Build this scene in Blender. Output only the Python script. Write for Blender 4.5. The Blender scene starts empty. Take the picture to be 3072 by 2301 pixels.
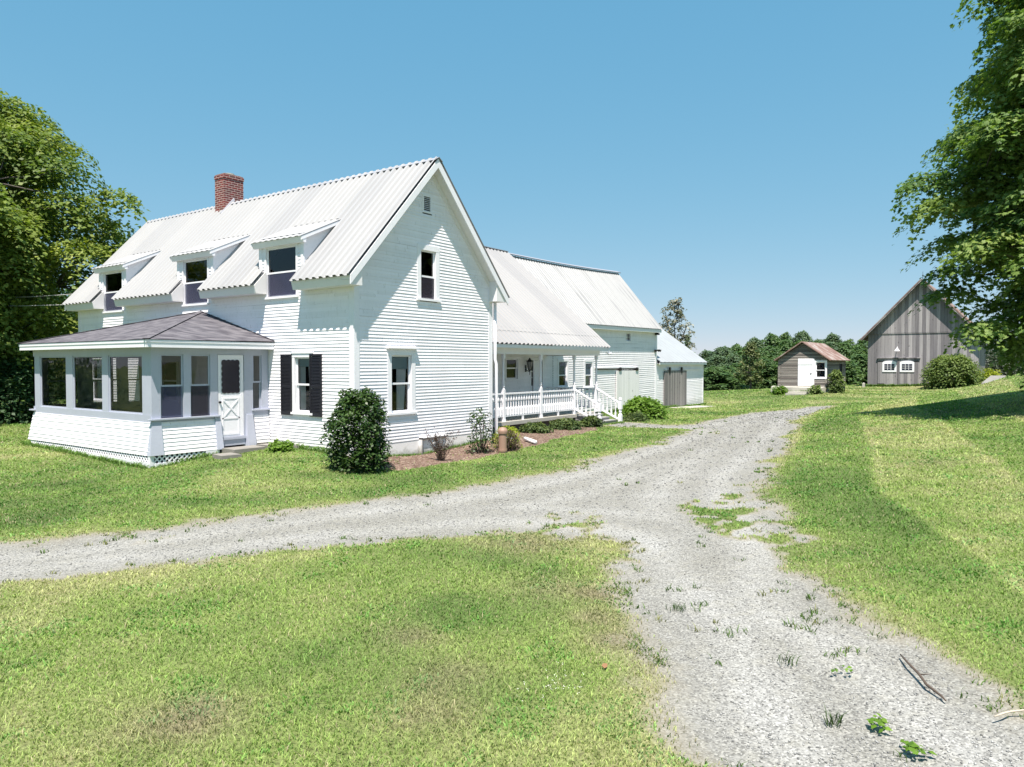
import bpy, math, random
import numpy as np
from mathutils import Vector, Matrix
rng = np.random.default_rng(11); random.seed(5)
SC = bpy.context.scene; COL = SC.collection
# ------------------------------------------------------------------ helpers
class MB:
    def __init__(s): s.v = []; s.f = []; s.m = []
    def vs(s, pts):
        i = len(s.v); s.v += [tuple(map(float, p)) for p in pts]; return list(range(i, len(s.v)))
    def face(s, pts, m=0):
        s.f.append(s.vs(pts)); s.m.append(m); return s
    def hexa(s, P, m=0):            # 8 points: bottom ring 0-3, top ring 4-7
        i = s.vs(P)
        for q in ((3,2,1,0),(4,5,6,7),(0,1,5,4),(1,2,6,5),(2,3,7,6),(3,0,4,7)):
            s.f.append([i[k] for k in q]); s.m.append(m)
        return s
    def box(s, x0,x1,y0,y1,z0,z1, m=0):
        return s.hexa([(x0,y0,z0),(x1,y0,z0),(x1,y1,z0),(x0,y1,z0),(x0,y0,z1),(x1,y0,z1),(x1,y1,z1),(x0,y1,z1)], m)
    def beam(s, p, q, w, h, up=(0,0,1), m=0):
        p = Vector(p); q = Vector(q); d = (q-p).normalized(); u = Vector(up)
        a = d.cross(u).normalized()*w/2; b = a.cross(d).normalized()*h/2
        return s.hexa([p-a-b,p+a-b,p+a+b,p-a+b,q-a-b,q+a-b,q+a+b,q-a+b], m)
    def prism(s, poly, ext, m=0):
        e = Vector(ext); n = len(poly)
        i = s.vs(poly); j = s.vs([Vector(p)+e for p in poly])
        s.f.append(i[::-1]); s.f.append(j); s.m += [m, m]
        for k in range(n):
            s.f.append([i[k], i[(k+1)%n], j[(k+1)%n], j[k]]); s.m.append(m)
        return s
    def tube(s, pts, rad, n=8, m=0, cap=True):
        pts = [Vector(p) for p in pts]; rings = []
        if not hasattr(rad, '__len__'): rad = [rad]*len(pts)
        for k, p in enumerate(pts):
            d = (pts[min(k+1,len(pts)-1)]-pts[max(k-1,0)]).normalized()
            a = d.cross(Vector((0.31,0.95,0.05)) if abs(d.z)>.8 else Vector((0,0,1))).normalized(); b = d.cross(a)
            rings.append(s.vs([p+(a*math.cos(t)+b*math.sin(t))*rad[k] for t in [2*math.pi*i/n for i in range(n)]]))
        for r0, r1 in zip(rings, rings[1:]):
            for i in range(n):
                s.f.append([r0[i], r0[(i+1)%n], r1[(i+1)%n], r1[i]]); s.m.append(m)
        if cap:
            s.f.append(rings[0][::-1]); s.f.append(rings[-1]); s.m += [m, m]
        return s
    def lathe(s, x, y, prof, n=12, m=0, a0=0.):
        rings = [s.vs([(x+r*math.cos(a0+2*math.pi*i/n), y+r*math.sin(a0+2*math.pi*i/n), z) for i in range(n)]) for r, z in prof]
        for r0, r1 in zip(rings, rings[1:]):
            for i in range(n):
                s.f.append([r0[i], r0[(i+1)%n], r1[(i+1)%n], r1[i]]); s.m.append(m)
        s.f.append(rings[0][::-1]); s.f.append(rings[-1]); s.m += [m, m]
        return s
OFF = {}
def rootloc(o):
    while o is not None and o.parent is not None: o = o.parent
    return OFF.get(o.name, (0,0,0)) if o is not None else (0,0,0)
def link(name, me, parent=None):
    o = bpy.data.objects.new(name, me); COL.objects.link(o)
    if parent is not None: o.parent = parent
    return o
SPLIT = {'rake_board','sunroom_pilaster','foundation','dormer_cheek','corner_board','hinge','door_hanger','eave_soffit','rake_soffit','trim_board','sunroom_sill','sunroom_skirt','snow_guard','stakes','dark_side_window','track_rail','side_light_bars','hip_cap'}
def islands(mb, gap=.02):
    par = list(range(len(mb.v)))
    def fd(i):
        while par[i] != i: par[i] = par[par[i]]; i = par[i]
        return i
    for f in mb.f:
        for k in f[1:]: par[fd(k)] = fd(f[0])
    g = {}
    for k, f in enumerate(mb.f): g.setdefault(fd(f[0]), []).append(k)
    bb = []
    for fs in g.values():
        P = np.array([mb.v[i] for k in fs for i in mb.f[k]]); bb.append([fs, P.min(0)-gap/2, P.max(0)+gap/2])
    ch = True
    while ch:
        ch = False
        for i in range(len(bb)):
            for j in range(i+1, len(bb)):
                if np.all(bb[i][1] <= bb[j][2]) and np.all(bb[j][1] <= bb[i][2]):
                    bb[i] = [bb[i][0]+bb[j][0], np.minimum(bb[i][1],bb[j][1]), np.maximum(bb[i][2],bb[j][2])]; del bb[j]; ch = True; break
            if ch: break
    out = []
    for fs, a, b in bb:
        n = MB()
        for k in fs: n.face([mb.v[i] for i in mb.f[k]], mb.m[k])
        out.append(n)
    return out
def obj(name, mb, mats, parent=None, smooth=False, origin=None):
    if name in SPLIT and parent is not None:
        for q in islands(mb): o = obj1(name, q, mats, parent, smooth, origin)
        return o
    return obj1(name, mb, mats, parent, smooth, origin)
def obj1(name, mb, mats, parent=None, smooth=False, origin=None):
    me = bpy.data.meshes.new(name)
    off = rootloc(parent) if parent is not None else (origin or (0,0,0))
    me.from_pydata([(a-off[0], b-off[1], c-off[2]) for a,b,c in mb.v], [], mb.f)
    if not isinstance(mats, (list, tuple)): mats = [mats]
    for m in mats: me.materials.append(m)
    if len(mats) > 1: me.polygons.foreach_set('material_index', mb.m)
    if smooth: me.polygons.foreach_set('use_smooth', [True]*len(mb.f))
    me.update()
    o = link(name, me, parent)
    if parent is None: o.location = off; OFF[o.name] = tuple(off)
    return o
def thing(name, loc, label, cat, group=None):
    o = bpy.data.objects.new(name, None); COL.objects.link(o); o.location = loc; o.empty_display_size = .2
    OFF[o.name] = tuple(loc); return tag(o, label, cat, group)
def tag(o, label=None, cat=None, group=None, kind=None):
    if label: o['label'] = label
    if cat: o['category'] = cat
    if group: o['group'] = group
    if kind: o['kind'] = kind
    return o
def dup(o, loc, parent=None):
    c = o.copy(); COL.objects.link(c); c.location = loc
    if parent is not None: c.parent = parent
    return c
def npmesh(name, V, F, mat, attrs=None, smooth=False):
    """V (n,3), F (m,k) constant face size; attrs: name -> (n,) floats or (n,4) colours on points"""
    me = bpy.data.meshes.new(name); n, m, k = len(V), len(F), F.shape[1]
    me.vertices.add(n); me.vertices.foreach_set('co', np.ascontiguousarray(V, np.float32).ravel())
    me.loops.add(m*k); me.loops.foreach_set('vertex_index', np.ascontiguousarray(F, np.int32).ravel())
    me.polygons.add(m); me.polygons.foreach_set('loop_start', np.arange(0, m*k, k, dtype=np.int32))
    me.polygons.foreach_set('loop_total', np.full(m, k, np.int32))
    if smooth: me.polygons.foreach_set('use_smooth', np.ones(m, bool))
    for a, d in (attrs or {}).items():
        if d.ndim == 1:
            at = me.attributes.new(a, 'FLOAT', 'POINT'); at.data.foreach_set('value', np.ascontiguousarray(d, np.float32))
        else:
            at = me.attributes.new(a, 'FLOAT_COLOR', 'POINT'); at.data.foreach_set('color', np.ascontiguousarray(d, np.float32).ravel())
    me.materials.append(mat); me.update(calc_edges=True); return me
def vnoise(x, y, s, seed=0):
    x = np.asarray(x)/s; y = np.asarray(y)/s
    xi = np.floor(x).astype(np.int64); yi = np.floor(y).astype(np.int64); fx = x-xi; fy = y-yi
    fx = fx*fx*(3-2*fx); fy = fy*fy*(3-2*fy)
    def h(a, b):
        n = (a*374761393 + b*668265263 + seed*974711) & 0x7fffffff
        n = ((n ^ (n >> 13))*1274126177) & 0x7fffffff
        return ((n ^ (n >> 16)) & 0xffff)/65535.
    return (h(xi,yi)*(1-fx)+h(xi+1,yi)*fx)*(1-fy) + (h(xi,yi+1)*(1-fx)+h(xi+1,yi+1)*fx)*fy
def fbm(x, y, s, seed=0): return .55*vnoise(x,y,s,seed)+.28*vnoise(x,y,s/2.1,seed+1)+.17*vnoise(x,y,s/4.3,seed+2)
def sstep(a, b, x):
    t = np.clip((x-a)/(b-a), 0, 1); return t*t*(3-2*t)
# ------------------------------------------------------------------ materials
def nmat(name, base=(.8,.8,.8), rough=.6, spec=.5, metal=0.):
    m = bpy.data.materials.new(name); m.use_nodes = True; nt = m.node_tree; b = nt.nodes['Principled BSDF']
    b.inputs['Base Color'].default_value = (*base, 1); b.inputs['Roughness'].default_value = rough
    b.inputs['Specular IOR Level'].default_value = spec; b.inputs['Metallic'].default_value = metal
    return m, nt, b
def nd(nt, t, **kw):
    n = nt.nodes.new('ShaderNode'+t)
    for k, v in kw.items():
        if k.startswith('i_'):
            key = k[2:]; key = int(key) if key.isdigit() else key.replace('_', ' ')
            if isinstance(v, bpy.types.NodeSocket): nt.links.new(v, n.inputs[key])
            else: n.inputs[key].default_value = v
        else: setattr(n, k, v)
    return n
def math_(nt, op, a, b=None, c=None):
    n = nd(nt, 'Math', operation=op)
    for i, v in enumerate((a, b, c)):
        if v is None: continue
        if isinstance(v, bpy.types.NodeSocket): nt.links.new(v, n.inputs[i])
        else: n.inputs[i].default_value = v
    return n.outputs[0]
def mix(nt, f, a, b, mode='MIX'):
    n = nd(nt, 'Mix', data_type='RGBA', blend_type=mode)
    for k, v in ((0, f), (6, a), (7, b)):
        s = n.inputs[k]
        if isinstance(v, bpy.types.NodeSocket): nt.links.new(v, s)
        else: s.default_value = v if k == 0 else (*v[:3], 1)
    return n.outputs[2]
def ramp(nt, f, stops):
    n = nd(nt, 'ValToRGB'); nt.links.new(f, n.inputs[0]); e = n.color_ramp.elements
    while len(e) < len(stops): e.new(.5)
    for k, (p, c) in enumerate(stops):
        e[k].position = p; e[k].color = (*c, 1) if hasattr(c, '__len__') else (c, c, c, 1)
    return n.outputs[0]
def coords(nt, scale=(1,1,1), kind='Object'):
    tc = nd(nt, 'TexCoord'); mp = nd(nt, 'Mapping'); nt.links.new(tc.outputs[kind], mp.inputs[0])
    mp.inputs['Scale'].default_value = scale; return mp.outputs[0]
def noise(nt, vec, scale, detail=4, rough=.6):
    n = nd(nt, 'TexNoise'); nt.links.new(vec, n.inputs['Vector']); n.inputs['Scale'].default_value = scale
    n.inputs['Detail'].default_value = detail; n.inputs['Roughness'].default_value = rough; return n.outputs[0]
def bump(nt, b, h, strength=.3, dist=.02):
    n = nd(nt, 'Bump'); nt.links.new(h, n.inputs['Height']); n.inputs['Strength'].default_value = strength
    n.inputs['Distance'].default_value = dist; nt.links.new(n.outputs[0], b.inputs['Normal'])
def setc(nt, b, s): nt.links.new(s, b.inputs['Base Color'])
def paint(name, col, dark=.86, rough=.55, sc=(1,1,1), stain=None):
    m, nt, b = nmat(name, col, rough, .4)
    v = coords(nt, sc); n1 = noise(nt, v, 1.3, 6, .65); n2 = noise(nt, v, 14, 3)
    f = ramp(nt, n1, [(.35, 0), (.75, 1)])
    c = mix(nt, f, col, [x*dark for x in col])
    c = mix(nt, ramp(nt, n2, [(.55, 0), (.8, .5)]), c, stain or [x*.8 for x in col]); setc(nt, b, c)
    bump(nt, b, n2, .08, .01); return m
def boards(name, cols, width, horizontal=False, gap=.05, streak=7., rough=.85):
    m, nt, b = nmat(name, cols[0], rough, .15)
    tc = nd(nt, 'TexCoord'); sp = nd(nt, 'SeparateXYZ'); nt.links.new(tc.outputs['Object'], sp.inputs[0])
    u = math_(nt, 'ADD', sp.outputs[0], math_(nt, 'MULTIPLY', sp.outputs[1], 1.0)); z = sp.outputs[2]
    a, l = (z, u) if horizontal else (u, z)
    q = math_(nt, 'DIVIDE', a, width); fl = math_(nt, 'FLOOR', q); fr = math_(nt, 'FRACT', q)
    wn = nd(nt, 'TexWhiteNoise', noise_dimensions='1D'); nt.links.new(fl, wn.inputs['W'])
    cb = nd(nt, 'CombineXYZ'); nt.links.new(math_(nt,'MULTIPLY',a,streak*3), cb.inputs[0]); nt.links.new(math_(nt,'MULTIPLY',l,.55), cb.inputs[1]); nt.links.new(math_(nt,'MULTIPLY',wn.outputs[0],37.), cb.inputs[2])
    g = noise(nt, cb.outputs[0], 1.0, 6, .65)
    kb = nd(nt, 'CombineXYZ'); nt.links.new(math_(nt,'MULTIPLY',a,5.), kb.inputs[0]); nt.links.new(math_(nt,'MULTIPLY',l,2.2), kb.inputs[1])
    kn = noise(nt, kb.outputs[0], 1.2, 2)
    t = math_(nt, 'ADD', math_(nt,'MULTIPLY',wn.outputs[0],.5), math_(nt,'MULTIPLY',g,.62))
    c = ramp(nt, t, [(.18, cols[0]), (.5, cols[1]), (.85, cols[2])])
    c = mix(nt, ramp(nt, kn, [(.66, 0), (.74, .8)]), c, [x*.35 for x in cols[0]])
    edge = math_(nt, 'LESS_THAN', fr, gap)
    c = mix(nt, math_(nt,'MULTIPLY',edge,.8), c, [x*.2 for x in cols[0]]); setc(nt, b, c)
    bump(nt, b, math_(nt,'SUBTRACT',math_(nt,'MULTIPLY',g,.4),edge), .5, .02); return m
WHITE = paint('white_trim_paint', (.84,.835,.89), .93)
CLAP = paint('white_clapboard_paint', (.90,.885,.945), .92, .6, (1,1,.35), (.66,.65,.66))
CLAPOLD = paint('aged_white_clapboard_paint', (.88,.86,.91), .89, .6, (1,1,.5), (.60,.58,.57))
def clapm(m, e):
    nt = m.node_tree; b = nt.nodes['Principled BSDF']; c0 = b.inputs['Base Color'].links[0].from_socket
    tc = nd(nt,'TexCoord'); sp = nd(nt,'SeparateXYZ'); nt.links.new(tc.outputs['Object'], sp.inputs[0])
    row = math_(nt,'FLOOR', math_(nt,'DIVIDE', math_(nt,'SUBTRACT', sp.outputs[2], .004), e)); w0 = nd(nt,'TexWhiteNoise', noise_dimensions='1D'); nt.links.new(row, w0.inputs['W'])
    q = math_(nt,'ADD', math_(nt,'DIVIDE', math_(nt,'ADD', sp.outputs[0], sp.outputs[1]), 2.9), math_(nt,'MULTIPLY', w0.outputs[0], 7.)); cb = nd(nt,'CombineXYZ'); nt.links.new(row, cb.inputs[0]); nt.links.new(math_(nt,'FLOOR', q), cb.inputs[1])
    w = nd(nt,'TexWhiteNoise', noise_dimensions='2D'); nt.links.new(cb.outputs[0], w.inputs['Vector'])
    g = ramp(nt, w.outputs[0], [(0,(.93,.93,.925)),(1,(1,1,1))]); c1 = mix(nt, 1., c0, g, 'MULTIPLY')
    j = math_(nt,'LESS_THAN', math_(nt,'FRACT', q), .004); c1 = mix(nt, math_(nt,'MULTIPLY', j, .6), c1, (.3,.3,.3))
    n = noise(nt, tc.outputs['Object'], 2.6, 6, .7); f = ramp(nt, math_(nt,'SUBTRACT', math_(nt,'MULTIPLY', n, 1.25), sp.outputs[2]), [(.0,0),(.35,.45)]); c1 = mix(nt, f, c1, (.50,.49,.43))
    fl = ramp(nt, noise(nt, coords(nt,(1.2,1.2,6)), 3.1, 5, .75), [(.66,0),(.72,.55)]); setc(nt, b, mix(nt, fl, c1, (.60,.585,.56)))
clapm(CLAP, .0956); clapm(CLAPOLD, .11)
SOFFIT = paint('white_soffit_paint', (.78,.77,.79), .94)
GREYBLUE = paint('grey_blue_trim_paint', (.43,.455,.55), .92)
def foundm():
    m = paint('whitewashed_stone', (.83,.82,.83), .92, .9, (1,1,1), (.62,.61,.58)); nt = m.node_tree; b = nt.nodes['Principled BSDF']
    tc = nd(nt,'TexCoord'); sp = nd(nt,'SeparateXYZ'); nt.links.new(tc.outputs['Object'], sp.inputs[0]); n = noise(nt, tc.outputs['Object'], 3.2, 6, .7)
    f = ramp(nt, math_(nt,'SUBTRACT', math_(nt,'MULTIPLY', n, .62), sp.outputs[2]), [(.02,0),(.22,.85)])   # splash and algae low on the stone
    c0 = b.inputs['Base Color'].links[0].from_socket; setc(nt, b, mix(nt, f, c0, (.20,.20,.165))); return m
FOUND = foundm()
CONC = paint('old_concrete', (.46,.44,.40), .75, .9, (1,1,1), (.25,.25,.22))
DARKST = paint('shaded_stone', (.13,.12,.125), .7, .9)
STEPG = paint('grey_step_paint', (.30,.30,.31), .9)
BLACKP = paint('black_shutter_paint', (.012,.012,.018), .9, .5)
IRON = paint('black_iron', (.012,.012,.013), .8, .45)
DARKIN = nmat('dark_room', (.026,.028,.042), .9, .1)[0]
CURT = nmat('sheer_curtain', (.80,.80,.82), .9, .1)[0]
SHADEM = nmat('window_blind', (.42,.5,.53), .8, .2)[0]
def roofmetal(name, col, streak, rough=.5, axis=None):
    m, nt, b = nmat(name, col, rough, .2, .0)
    v = coords(nt); n = noise(nt, v, .8, 5); n2 = noise(nt, coords(nt, (1,1,1)), 9, 4)
    c = mix(nt, ramp(nt, n, [(.4, 0), (.75, streak)]), col, (.26,.265,.275))
    c = mix(nt, ramp(nt, n2, [(.58, 0), (.85, streak)]), c, (.22,.22,.23))
    if axis is not None:                                  # sheets differ a little; laps with screw rows
        tc = nd(nt,'TexCoord'); sp = nd(nt,'SeparateXYZ'); nt.links.new(tc.outputs['Object'], sp.inputs[0]); u = sp.outputs[axis]
        w = nd(nt,'TexWhiteNoise', noise_dimensions='1D'); nt.links.new(math_(nt,'FLOOR', math_(nt,'DIVIDE', u, 1.14)), w.inputs['W'])
        c = mix(nt, 1., c, ramp(nt, w.outputs[0], [(0,(.90,.905,.915)),(1,(1.03,1.03,1.02))]), 'MULTIPLY')
        sv = math_(nt,'LESS_THAN', math_(nt,'FRACT', math_(nt,'DIVIDE', sp.outputs[2], .92)), .022); su = math_(nt,'LESS_THAN', math_(nt,'FRACT', math_(nt,'DIVIDE', u, .285)), .14)
        c = mix(nt, math_(nt,'MULTIPLY', math_(nt,'MULTIPLY', sv, su), .55), c, (.12,.12,.13))
    setc(nt, b, c); return m
ROOFW = roofmetal('white_metal_roofing', (.375,.375,.388), .14, .5, 1); ROOFX = roofmetal('white_metal_wing_roofing', (.345,.342,.352), .18, .5, 0)
def streaky():
    m, nt, b = nmat('stained_metal_roofing', (.355,.355,.36), .5, .5)
    tc = nd(nt,'TexCoord'); mp = nd(nt,'Mapping'); nt.links.new(tc.outputs['Object'], mp.inputs[0]); mp.inputs['Scale'].default_value = (2.4,.12,.12)
    g = noise(nt, mp.outputs[0], 1.6, 6, .7); g2 = noise(nt, coords(nt), .35, 2)
    f = math_(nt,'MULTIPLY', ramp(nt, g, [(.52,0),(.66,1)]), ramp(nt, g2, [(.3,.15),(.62,.85)]))
    setc(nt, b, mix(nt, f, (.355,.355,.36), (.15,.155,.165))); return m
ROOFB = streaky()
ROOFS = roofmetal('galvanised_shed_roofing', (.35,.37,.39), .4, .45)
RIDGE = nmat('ridge_cap_metal', (.30,.31,.36), .5, .5)[0]
def rusty():
    m, nt, b = nmat('rusted_roofing', (.4,.3,.26), .8, .2)
    n = noise(nt, coords(nt, (1,1,1)), .9, 6, .7)
    setc(nt, b, ramp(nt, n, [(.3,(.15,.085,.07)),(.5,(.24,.16,.14)),(.66,(.37,.345,.33))])); return m
RUST = rusty()
def shingles():
    m, nt, b = nmat('asphalt_shingles', (.1,.1,.11), .95, .1)
    tc = nd(nt,'TexCoord'); sp = nd(nt,'SeparateXYZ'); nt.links.new(tc.outputs['Object'], sp.inputs[0])
    row = math_(nt,'FLOOR', math_(nt,'DIVIDE', sp.outputs[2], .042)); fr = math_(nt,'FRACT', math_(nt,'DIVIDE', sp.outputs[2], .042))
    w0 = nd(nt,'TexWhiteNoise', noise_dimensions='1D'); nt.links.new(row, w0.inputs['W'])
    u = math_(nt,'ADD', math_(nt,'ADD', sp.outputs[0], sp.outputs[1]), w0.outputs[0])
    col = math_(nt,'FLOOR', math_(nt,'DIVIDE', u, .19)); cb = nd(nt,'CombineXYZ'); nt.links.new(row, cb.inputs[0]); nt.links.new(col, cb.inputs[1])
    w = nd(nt,'TexWhiteNoise', noise_dimensions='2D'); nt.links.new(cb.outputs[0], w.inputs['Vector'])
    g = noise(nt, tc.outputs['Object'], 40, 2)
    t = math_(nt,'ADD', math_(nt,'MULTIPLY', w.outputs[0], .7), math_(nt,'MULTIPLY', g, .4))
    c = ramp(nt, t, [(.15,(.075,.07,.085)),(.55,(.125,.12,.138)),(.95,(.19,.18,.20))])
    e = math_(nt,'LESS_THAN', fr, .16); setc(nt, b, mix(nt, math_(nt,'MULTIPLY',e,.55), c, (.03,.03,.035)))
    bump(nt, b, math_(nt,'SUBTRACT', fr, 0), .4, .02); return m
SHING = shingles()
def brickm():
    m, nt, b = nmat('old_brick', (.25,.08,.07), .9, .15)
    tc = nd(nt,'TexCoord'); sp = nd(nt,'SeparateXYZ'); nt.links.new(tc.outputs['Object'], sp.inputs[0]); cb = nd(nt,'CombineXYZ')
    nt.links.new(math_(nt,'ADD', sp.outputs[0], sp.outputs[1]), cb.inputs[0]); nt.links.new(sp.outputs[2], cb.inputs[1])
    br = nd(nt,'TexBrick'); nt.links.new(cb.outputs[0], br.inputs['Vector']); br.inputs['Scale'].default_value = 1
    br.inputs['Brick Width'].default_value = .25; br.inputs['Row Height'].default_value = .085; br.inputs['Mortar Size'].default_value = .010
    br.inputs['Color1'].default_value = (.22,.045,.045,1); br.inputs['Color2'].default_value = (.11,.04,.045,1); br.inputs['Mortar'].default_value = (.46,.36,.33,1)
    n = noise(nt, tc.outputs['Object'], 3, 3)
    setc(nt, b, mix(nt, ramp(nt, n, [(.55,0),(.75,.7)]), br.outputs[0], (.16,.13,.11))); bump(nt, b, br.outputs[1], -.4, .01); return m
BRICK = brickm()
BARNW = boards('weathered_vertical_boards', [(.12,.112,.125),(.24,.226,.242),(.41,.387,.40)], .27)
DOORW = boards('weathered_door_boards', [(.13,.125,.13),(.23,.215,.215),(.36,.34,.325)], .16, streak=10)
SHEDW = boards('weathered_horizontal_boards', [(.10,.088,.085),(.185,.165,.155),(.32,.295,.275)], .13, True, .10)
WDOOR = boards('white_plank_paint', [(.70,.70,.71),(.77,.765,.78),(.82,.81,.83)], .2, gap=.03, streak=3)
def glassm(name, tint=.85, rough=.02, diff=None, df=0., ior=1.55):
    m = bpy.data.materials.new(name); m.use_nodes = True; nt = m.node_tree; nt.nodes.clear()
    out = nd(nt,'OutputMaterial'); tr = nd(nt,'BsdfTransparent'); tr.inputs[0].default_value = (tint,tint*1.01,tint*1.02,1)
    gl = nd(nt,'BsdfGlossy'); gl.inputs['Roughness'].default_value = rough
    n = noise(nt, coords(nt), 1.2, 2); bp = nd(nt,'Bump'); nt.links.new(n, bp.inputs['Height']); bp.inputs['Strength'].default_value = .12; bp.inputs['Distance'].default_value = .05
    nt.links.new(bp.outputs[0], gl.inputs['Normal'])
    fz = nd(nt,'Fresnel'); fz.inputs[0].default_value = ior
    a = tr.outputs[0]
    if diff:
        d = nd(nt,'BsdfDiffuse'); d.inputs[0].default_value = (*diff,1); mx = nd(nt,'MixShader'); mx.inputs[0].default_value = df
        nt.links.new(a, mx.inputs[1]); nt.links.new(d.outputs[0], mx.inputs[2]); a = mx.outputs[0]
    mx = nd(nt,'MixShader'); nt.links.new(fz.outputs[0], mx.inputs[0]); nt.links.new(a, mx.inputs[1]); nt.links.new(gl.outputs[0], mx.inputs[2])
    nt.links.new(mx.outputs[0], out.inputs[0]); return m
GLASS = glassm('window_glass', .80)
PORCHGL = glassm('sunroom_glass', .62)
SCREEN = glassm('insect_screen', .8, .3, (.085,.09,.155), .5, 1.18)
DKSCREEN = glassm('dark_screen', .6, .3, (.045,.04,.055), .6, 1.2)
TERRA = paint('brown_pipe_paint', (.34,.215,.165), .88)
LAMPG = nmat('lantern_glass', (.25,.25,.25), .15, .6)[0]
ROCK = paint('grey_rock', (.25,.24,.225), .7, .9)
BARK = paint('tree_bark', (.105,.092,.08), .6, .95)
TWIG = paint('dry_twig_bark', (.10,.075,.06), .6, .95)
PALETWIG = paint('bleached_stick', (.50,.44,.36), .8, .9)
DRYLEAF = nmat('dry_leaf', (.24,.13,.07), .8, .2)[0]
WIRE = nmat('sunlit_cable', (.42,.42,.42), .5, .3)[0]  # pale grey puts the sunlit look into the cable's colour
def leafm(name, c0, c1, c2, trans=.35, rough=.55):
    m = bpy.data.materials.new(name); m.use_nodes = True; nt = m.node_tree; nt.nodes.clear()
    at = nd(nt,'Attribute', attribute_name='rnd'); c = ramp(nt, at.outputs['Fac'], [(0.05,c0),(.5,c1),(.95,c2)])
    out = nd(nt,'OutputMaterial'); p = nd(nt,'BsdfPrincipled'); p.inputs['Roughness'].default_value = rough; p.inputs['Specular IOR Level'].default_value = .35
    nt.links.new(c, p.inputs['Base Color']); t = nd(nt,'BsdfTranslucent'); nt.links.new(mix(nt, 1., c, (1.0,1.1,.45), 'MULTIPLY'), t.inputs[0])
    mx = nd(nt,'MixShader'); mx.inputs[0].default_value = trans
    nt.links.new(p.outputs[0], mx.inputs[1]); nt.links.new(t.outputs[0], mx.inputs[2]); nt.links.new(mx.outputs[0], out.inputs[0]); return m
# ------------------------------------------------------------------ terrain
CPT = np.array([(2.6,-.1,.05),(5.6,-.1,.2),(0,2,.34),(-.2,0,.2),(-3.8,3.8,.05),(-3.7,11.3,.2),(-1.7,3.6,.25),(14.1,.1,.15),(16,0,.15),
(9,.8,.18),(28.8,4.0,0),(36.8,4.0,-.13),(44.5,1.2,.5),(44.5,-2.4,.62),(58,-3,.78),(58,-11.4,1.44),
(41.3,-14.7,2.3),(23,-14.85,1.4),(41.9,-10.9,.88),(50,-10.3,.86),(56,-9,.86),(30,-9,.5),(44,-6,.55),(8,-15.5,.75),(-13.7,-15.2,0),(-4,-12,.0),(-20,-8,-.05),(-16,4,.1),(-10,-20,.1),(2,-7,0),(12,-6,.12),(24,-6,.25),
(-20,30,.2),(0,30,.25),(20,20,.1),(-40,0,0),(-30,-35,0),(10,-35,1.2),(60,-30,2.7),(80,10,-.6),(110,30,-1.5),(50,45,-.8),(100,-10,.6),(120,-40,2.0),(0,70,-.3),(90,80,-1.8),(-60,60,0),(-60,-60,0),(40,-80,2.4),(150,40,-1.9),(150,-60,1.0),(150,120,-2.2),(0,140,-.8)], float)
def _U(r2): return .5*r2*np.log(r2+1e-9)
_n = len(CPT); _K = _U(((CPT[:,None,:2]-CPT[None,:,:2])**2).sum(2))+np.eye(_n)*.5; _P = np.c_[np.ones(_n), CPT[:,:2]]
_S = np.linalg.solve(np.block([[_K,_P],[_P.T,np.zeros((3,3))]]), np.r_[CPT[:,2],0,0,0])
def H(x, y):
    x = np.asarray(x, float); y = np.asarray(y, float); s = _S[_n]+_S[_n+1]*x+_S[_n+2]*y
    for i in range(_n): s = s+_S[i]*_U((x-CPT[i,0])**2+(y-CPT[i,1])**2)
    w = sstep(230, 130, np.hypot(x-30, y-10)); return s*w+(1-w)*-2.2
def hz(x, y): return float(H(x, y))
UPE = [(-18,2.4),(-13,0.),(-9.13,-1.87),(-8.45,-2.37),(-7.63,-2.66),(-6.74,-2.97),(-5.28,-3.41),(-3.96,-3.76),(-2.76,-4.25),(-.95,-4.67),(1.12,-4.79),(3.36,-4.78),(5.98,-4.73),(9.15,-4.45),(12.32,-4.06),(14.09,-3.66)]
PTH = [(14.46,-3.21),(14.3,-1.9),(13.75,-.25),(16.0,-.05),(15.99,-1.38),(15.95,-2.3)]
UP2 = [(17.4,-2.84),(21.3,-2.64),(27.5,-2.16),(31.4,-2.9),(35,-3.9)]
RGT = [(35.2,-4.9),(31,-5.2),(23.3,-6.16),(16.16,-7.64),(11.58,-8.63),(7.7,-9.41),(4.29,-10.06),(2.55,-10.46),(1.41,-10.83),(.66,-11.22),(-.18,-11.66),(-2.24,-12.54),(-3.9,-13.07),(-4.55,-13.42),(-4.88,-13.77),(-5.23,-14.16),(-5.66,-14.51),(-6.03,-14.82),(-6.64,-15.18),(-9.2,-17.5),(-14,-21)]
LOE = [(-16,-19.3),(-11.5,-15.6),(-8.87,-13.22),(-8.23,-12.73),(-7.44,-12.22),(-6.71,-11.77),(-6.06,-11.23),(-5.18,-10.71),(-4.37,-10.09),(-3.58,-9.52),(-3.63,-8.67),(-3.87,-7.89),(-4.98,-7.),(-6.18,-6.36),(-7.05,-5.89),(-8.12,-5.39),(-8.73,-4.91),(-9.4,-4.68),(-9.99,-4.35),(-13,-2.),(-18.4,.4)]
DRIVE = np.array(UPE+PTH+UP2+RGT+LOE)
MULCH = np.array([(-.3,-2.0),(1.,-2.0),(2.6,-1.85),(4.2,-1.9),(6.,-1.91),(9.3,-1.16),(11.9,-.96),(13.6,-.1),(14.1,1.2),(14.1,2.),(6.3,2.),(6.3,.4),(0,.4),(-.9,-.6)])
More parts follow.
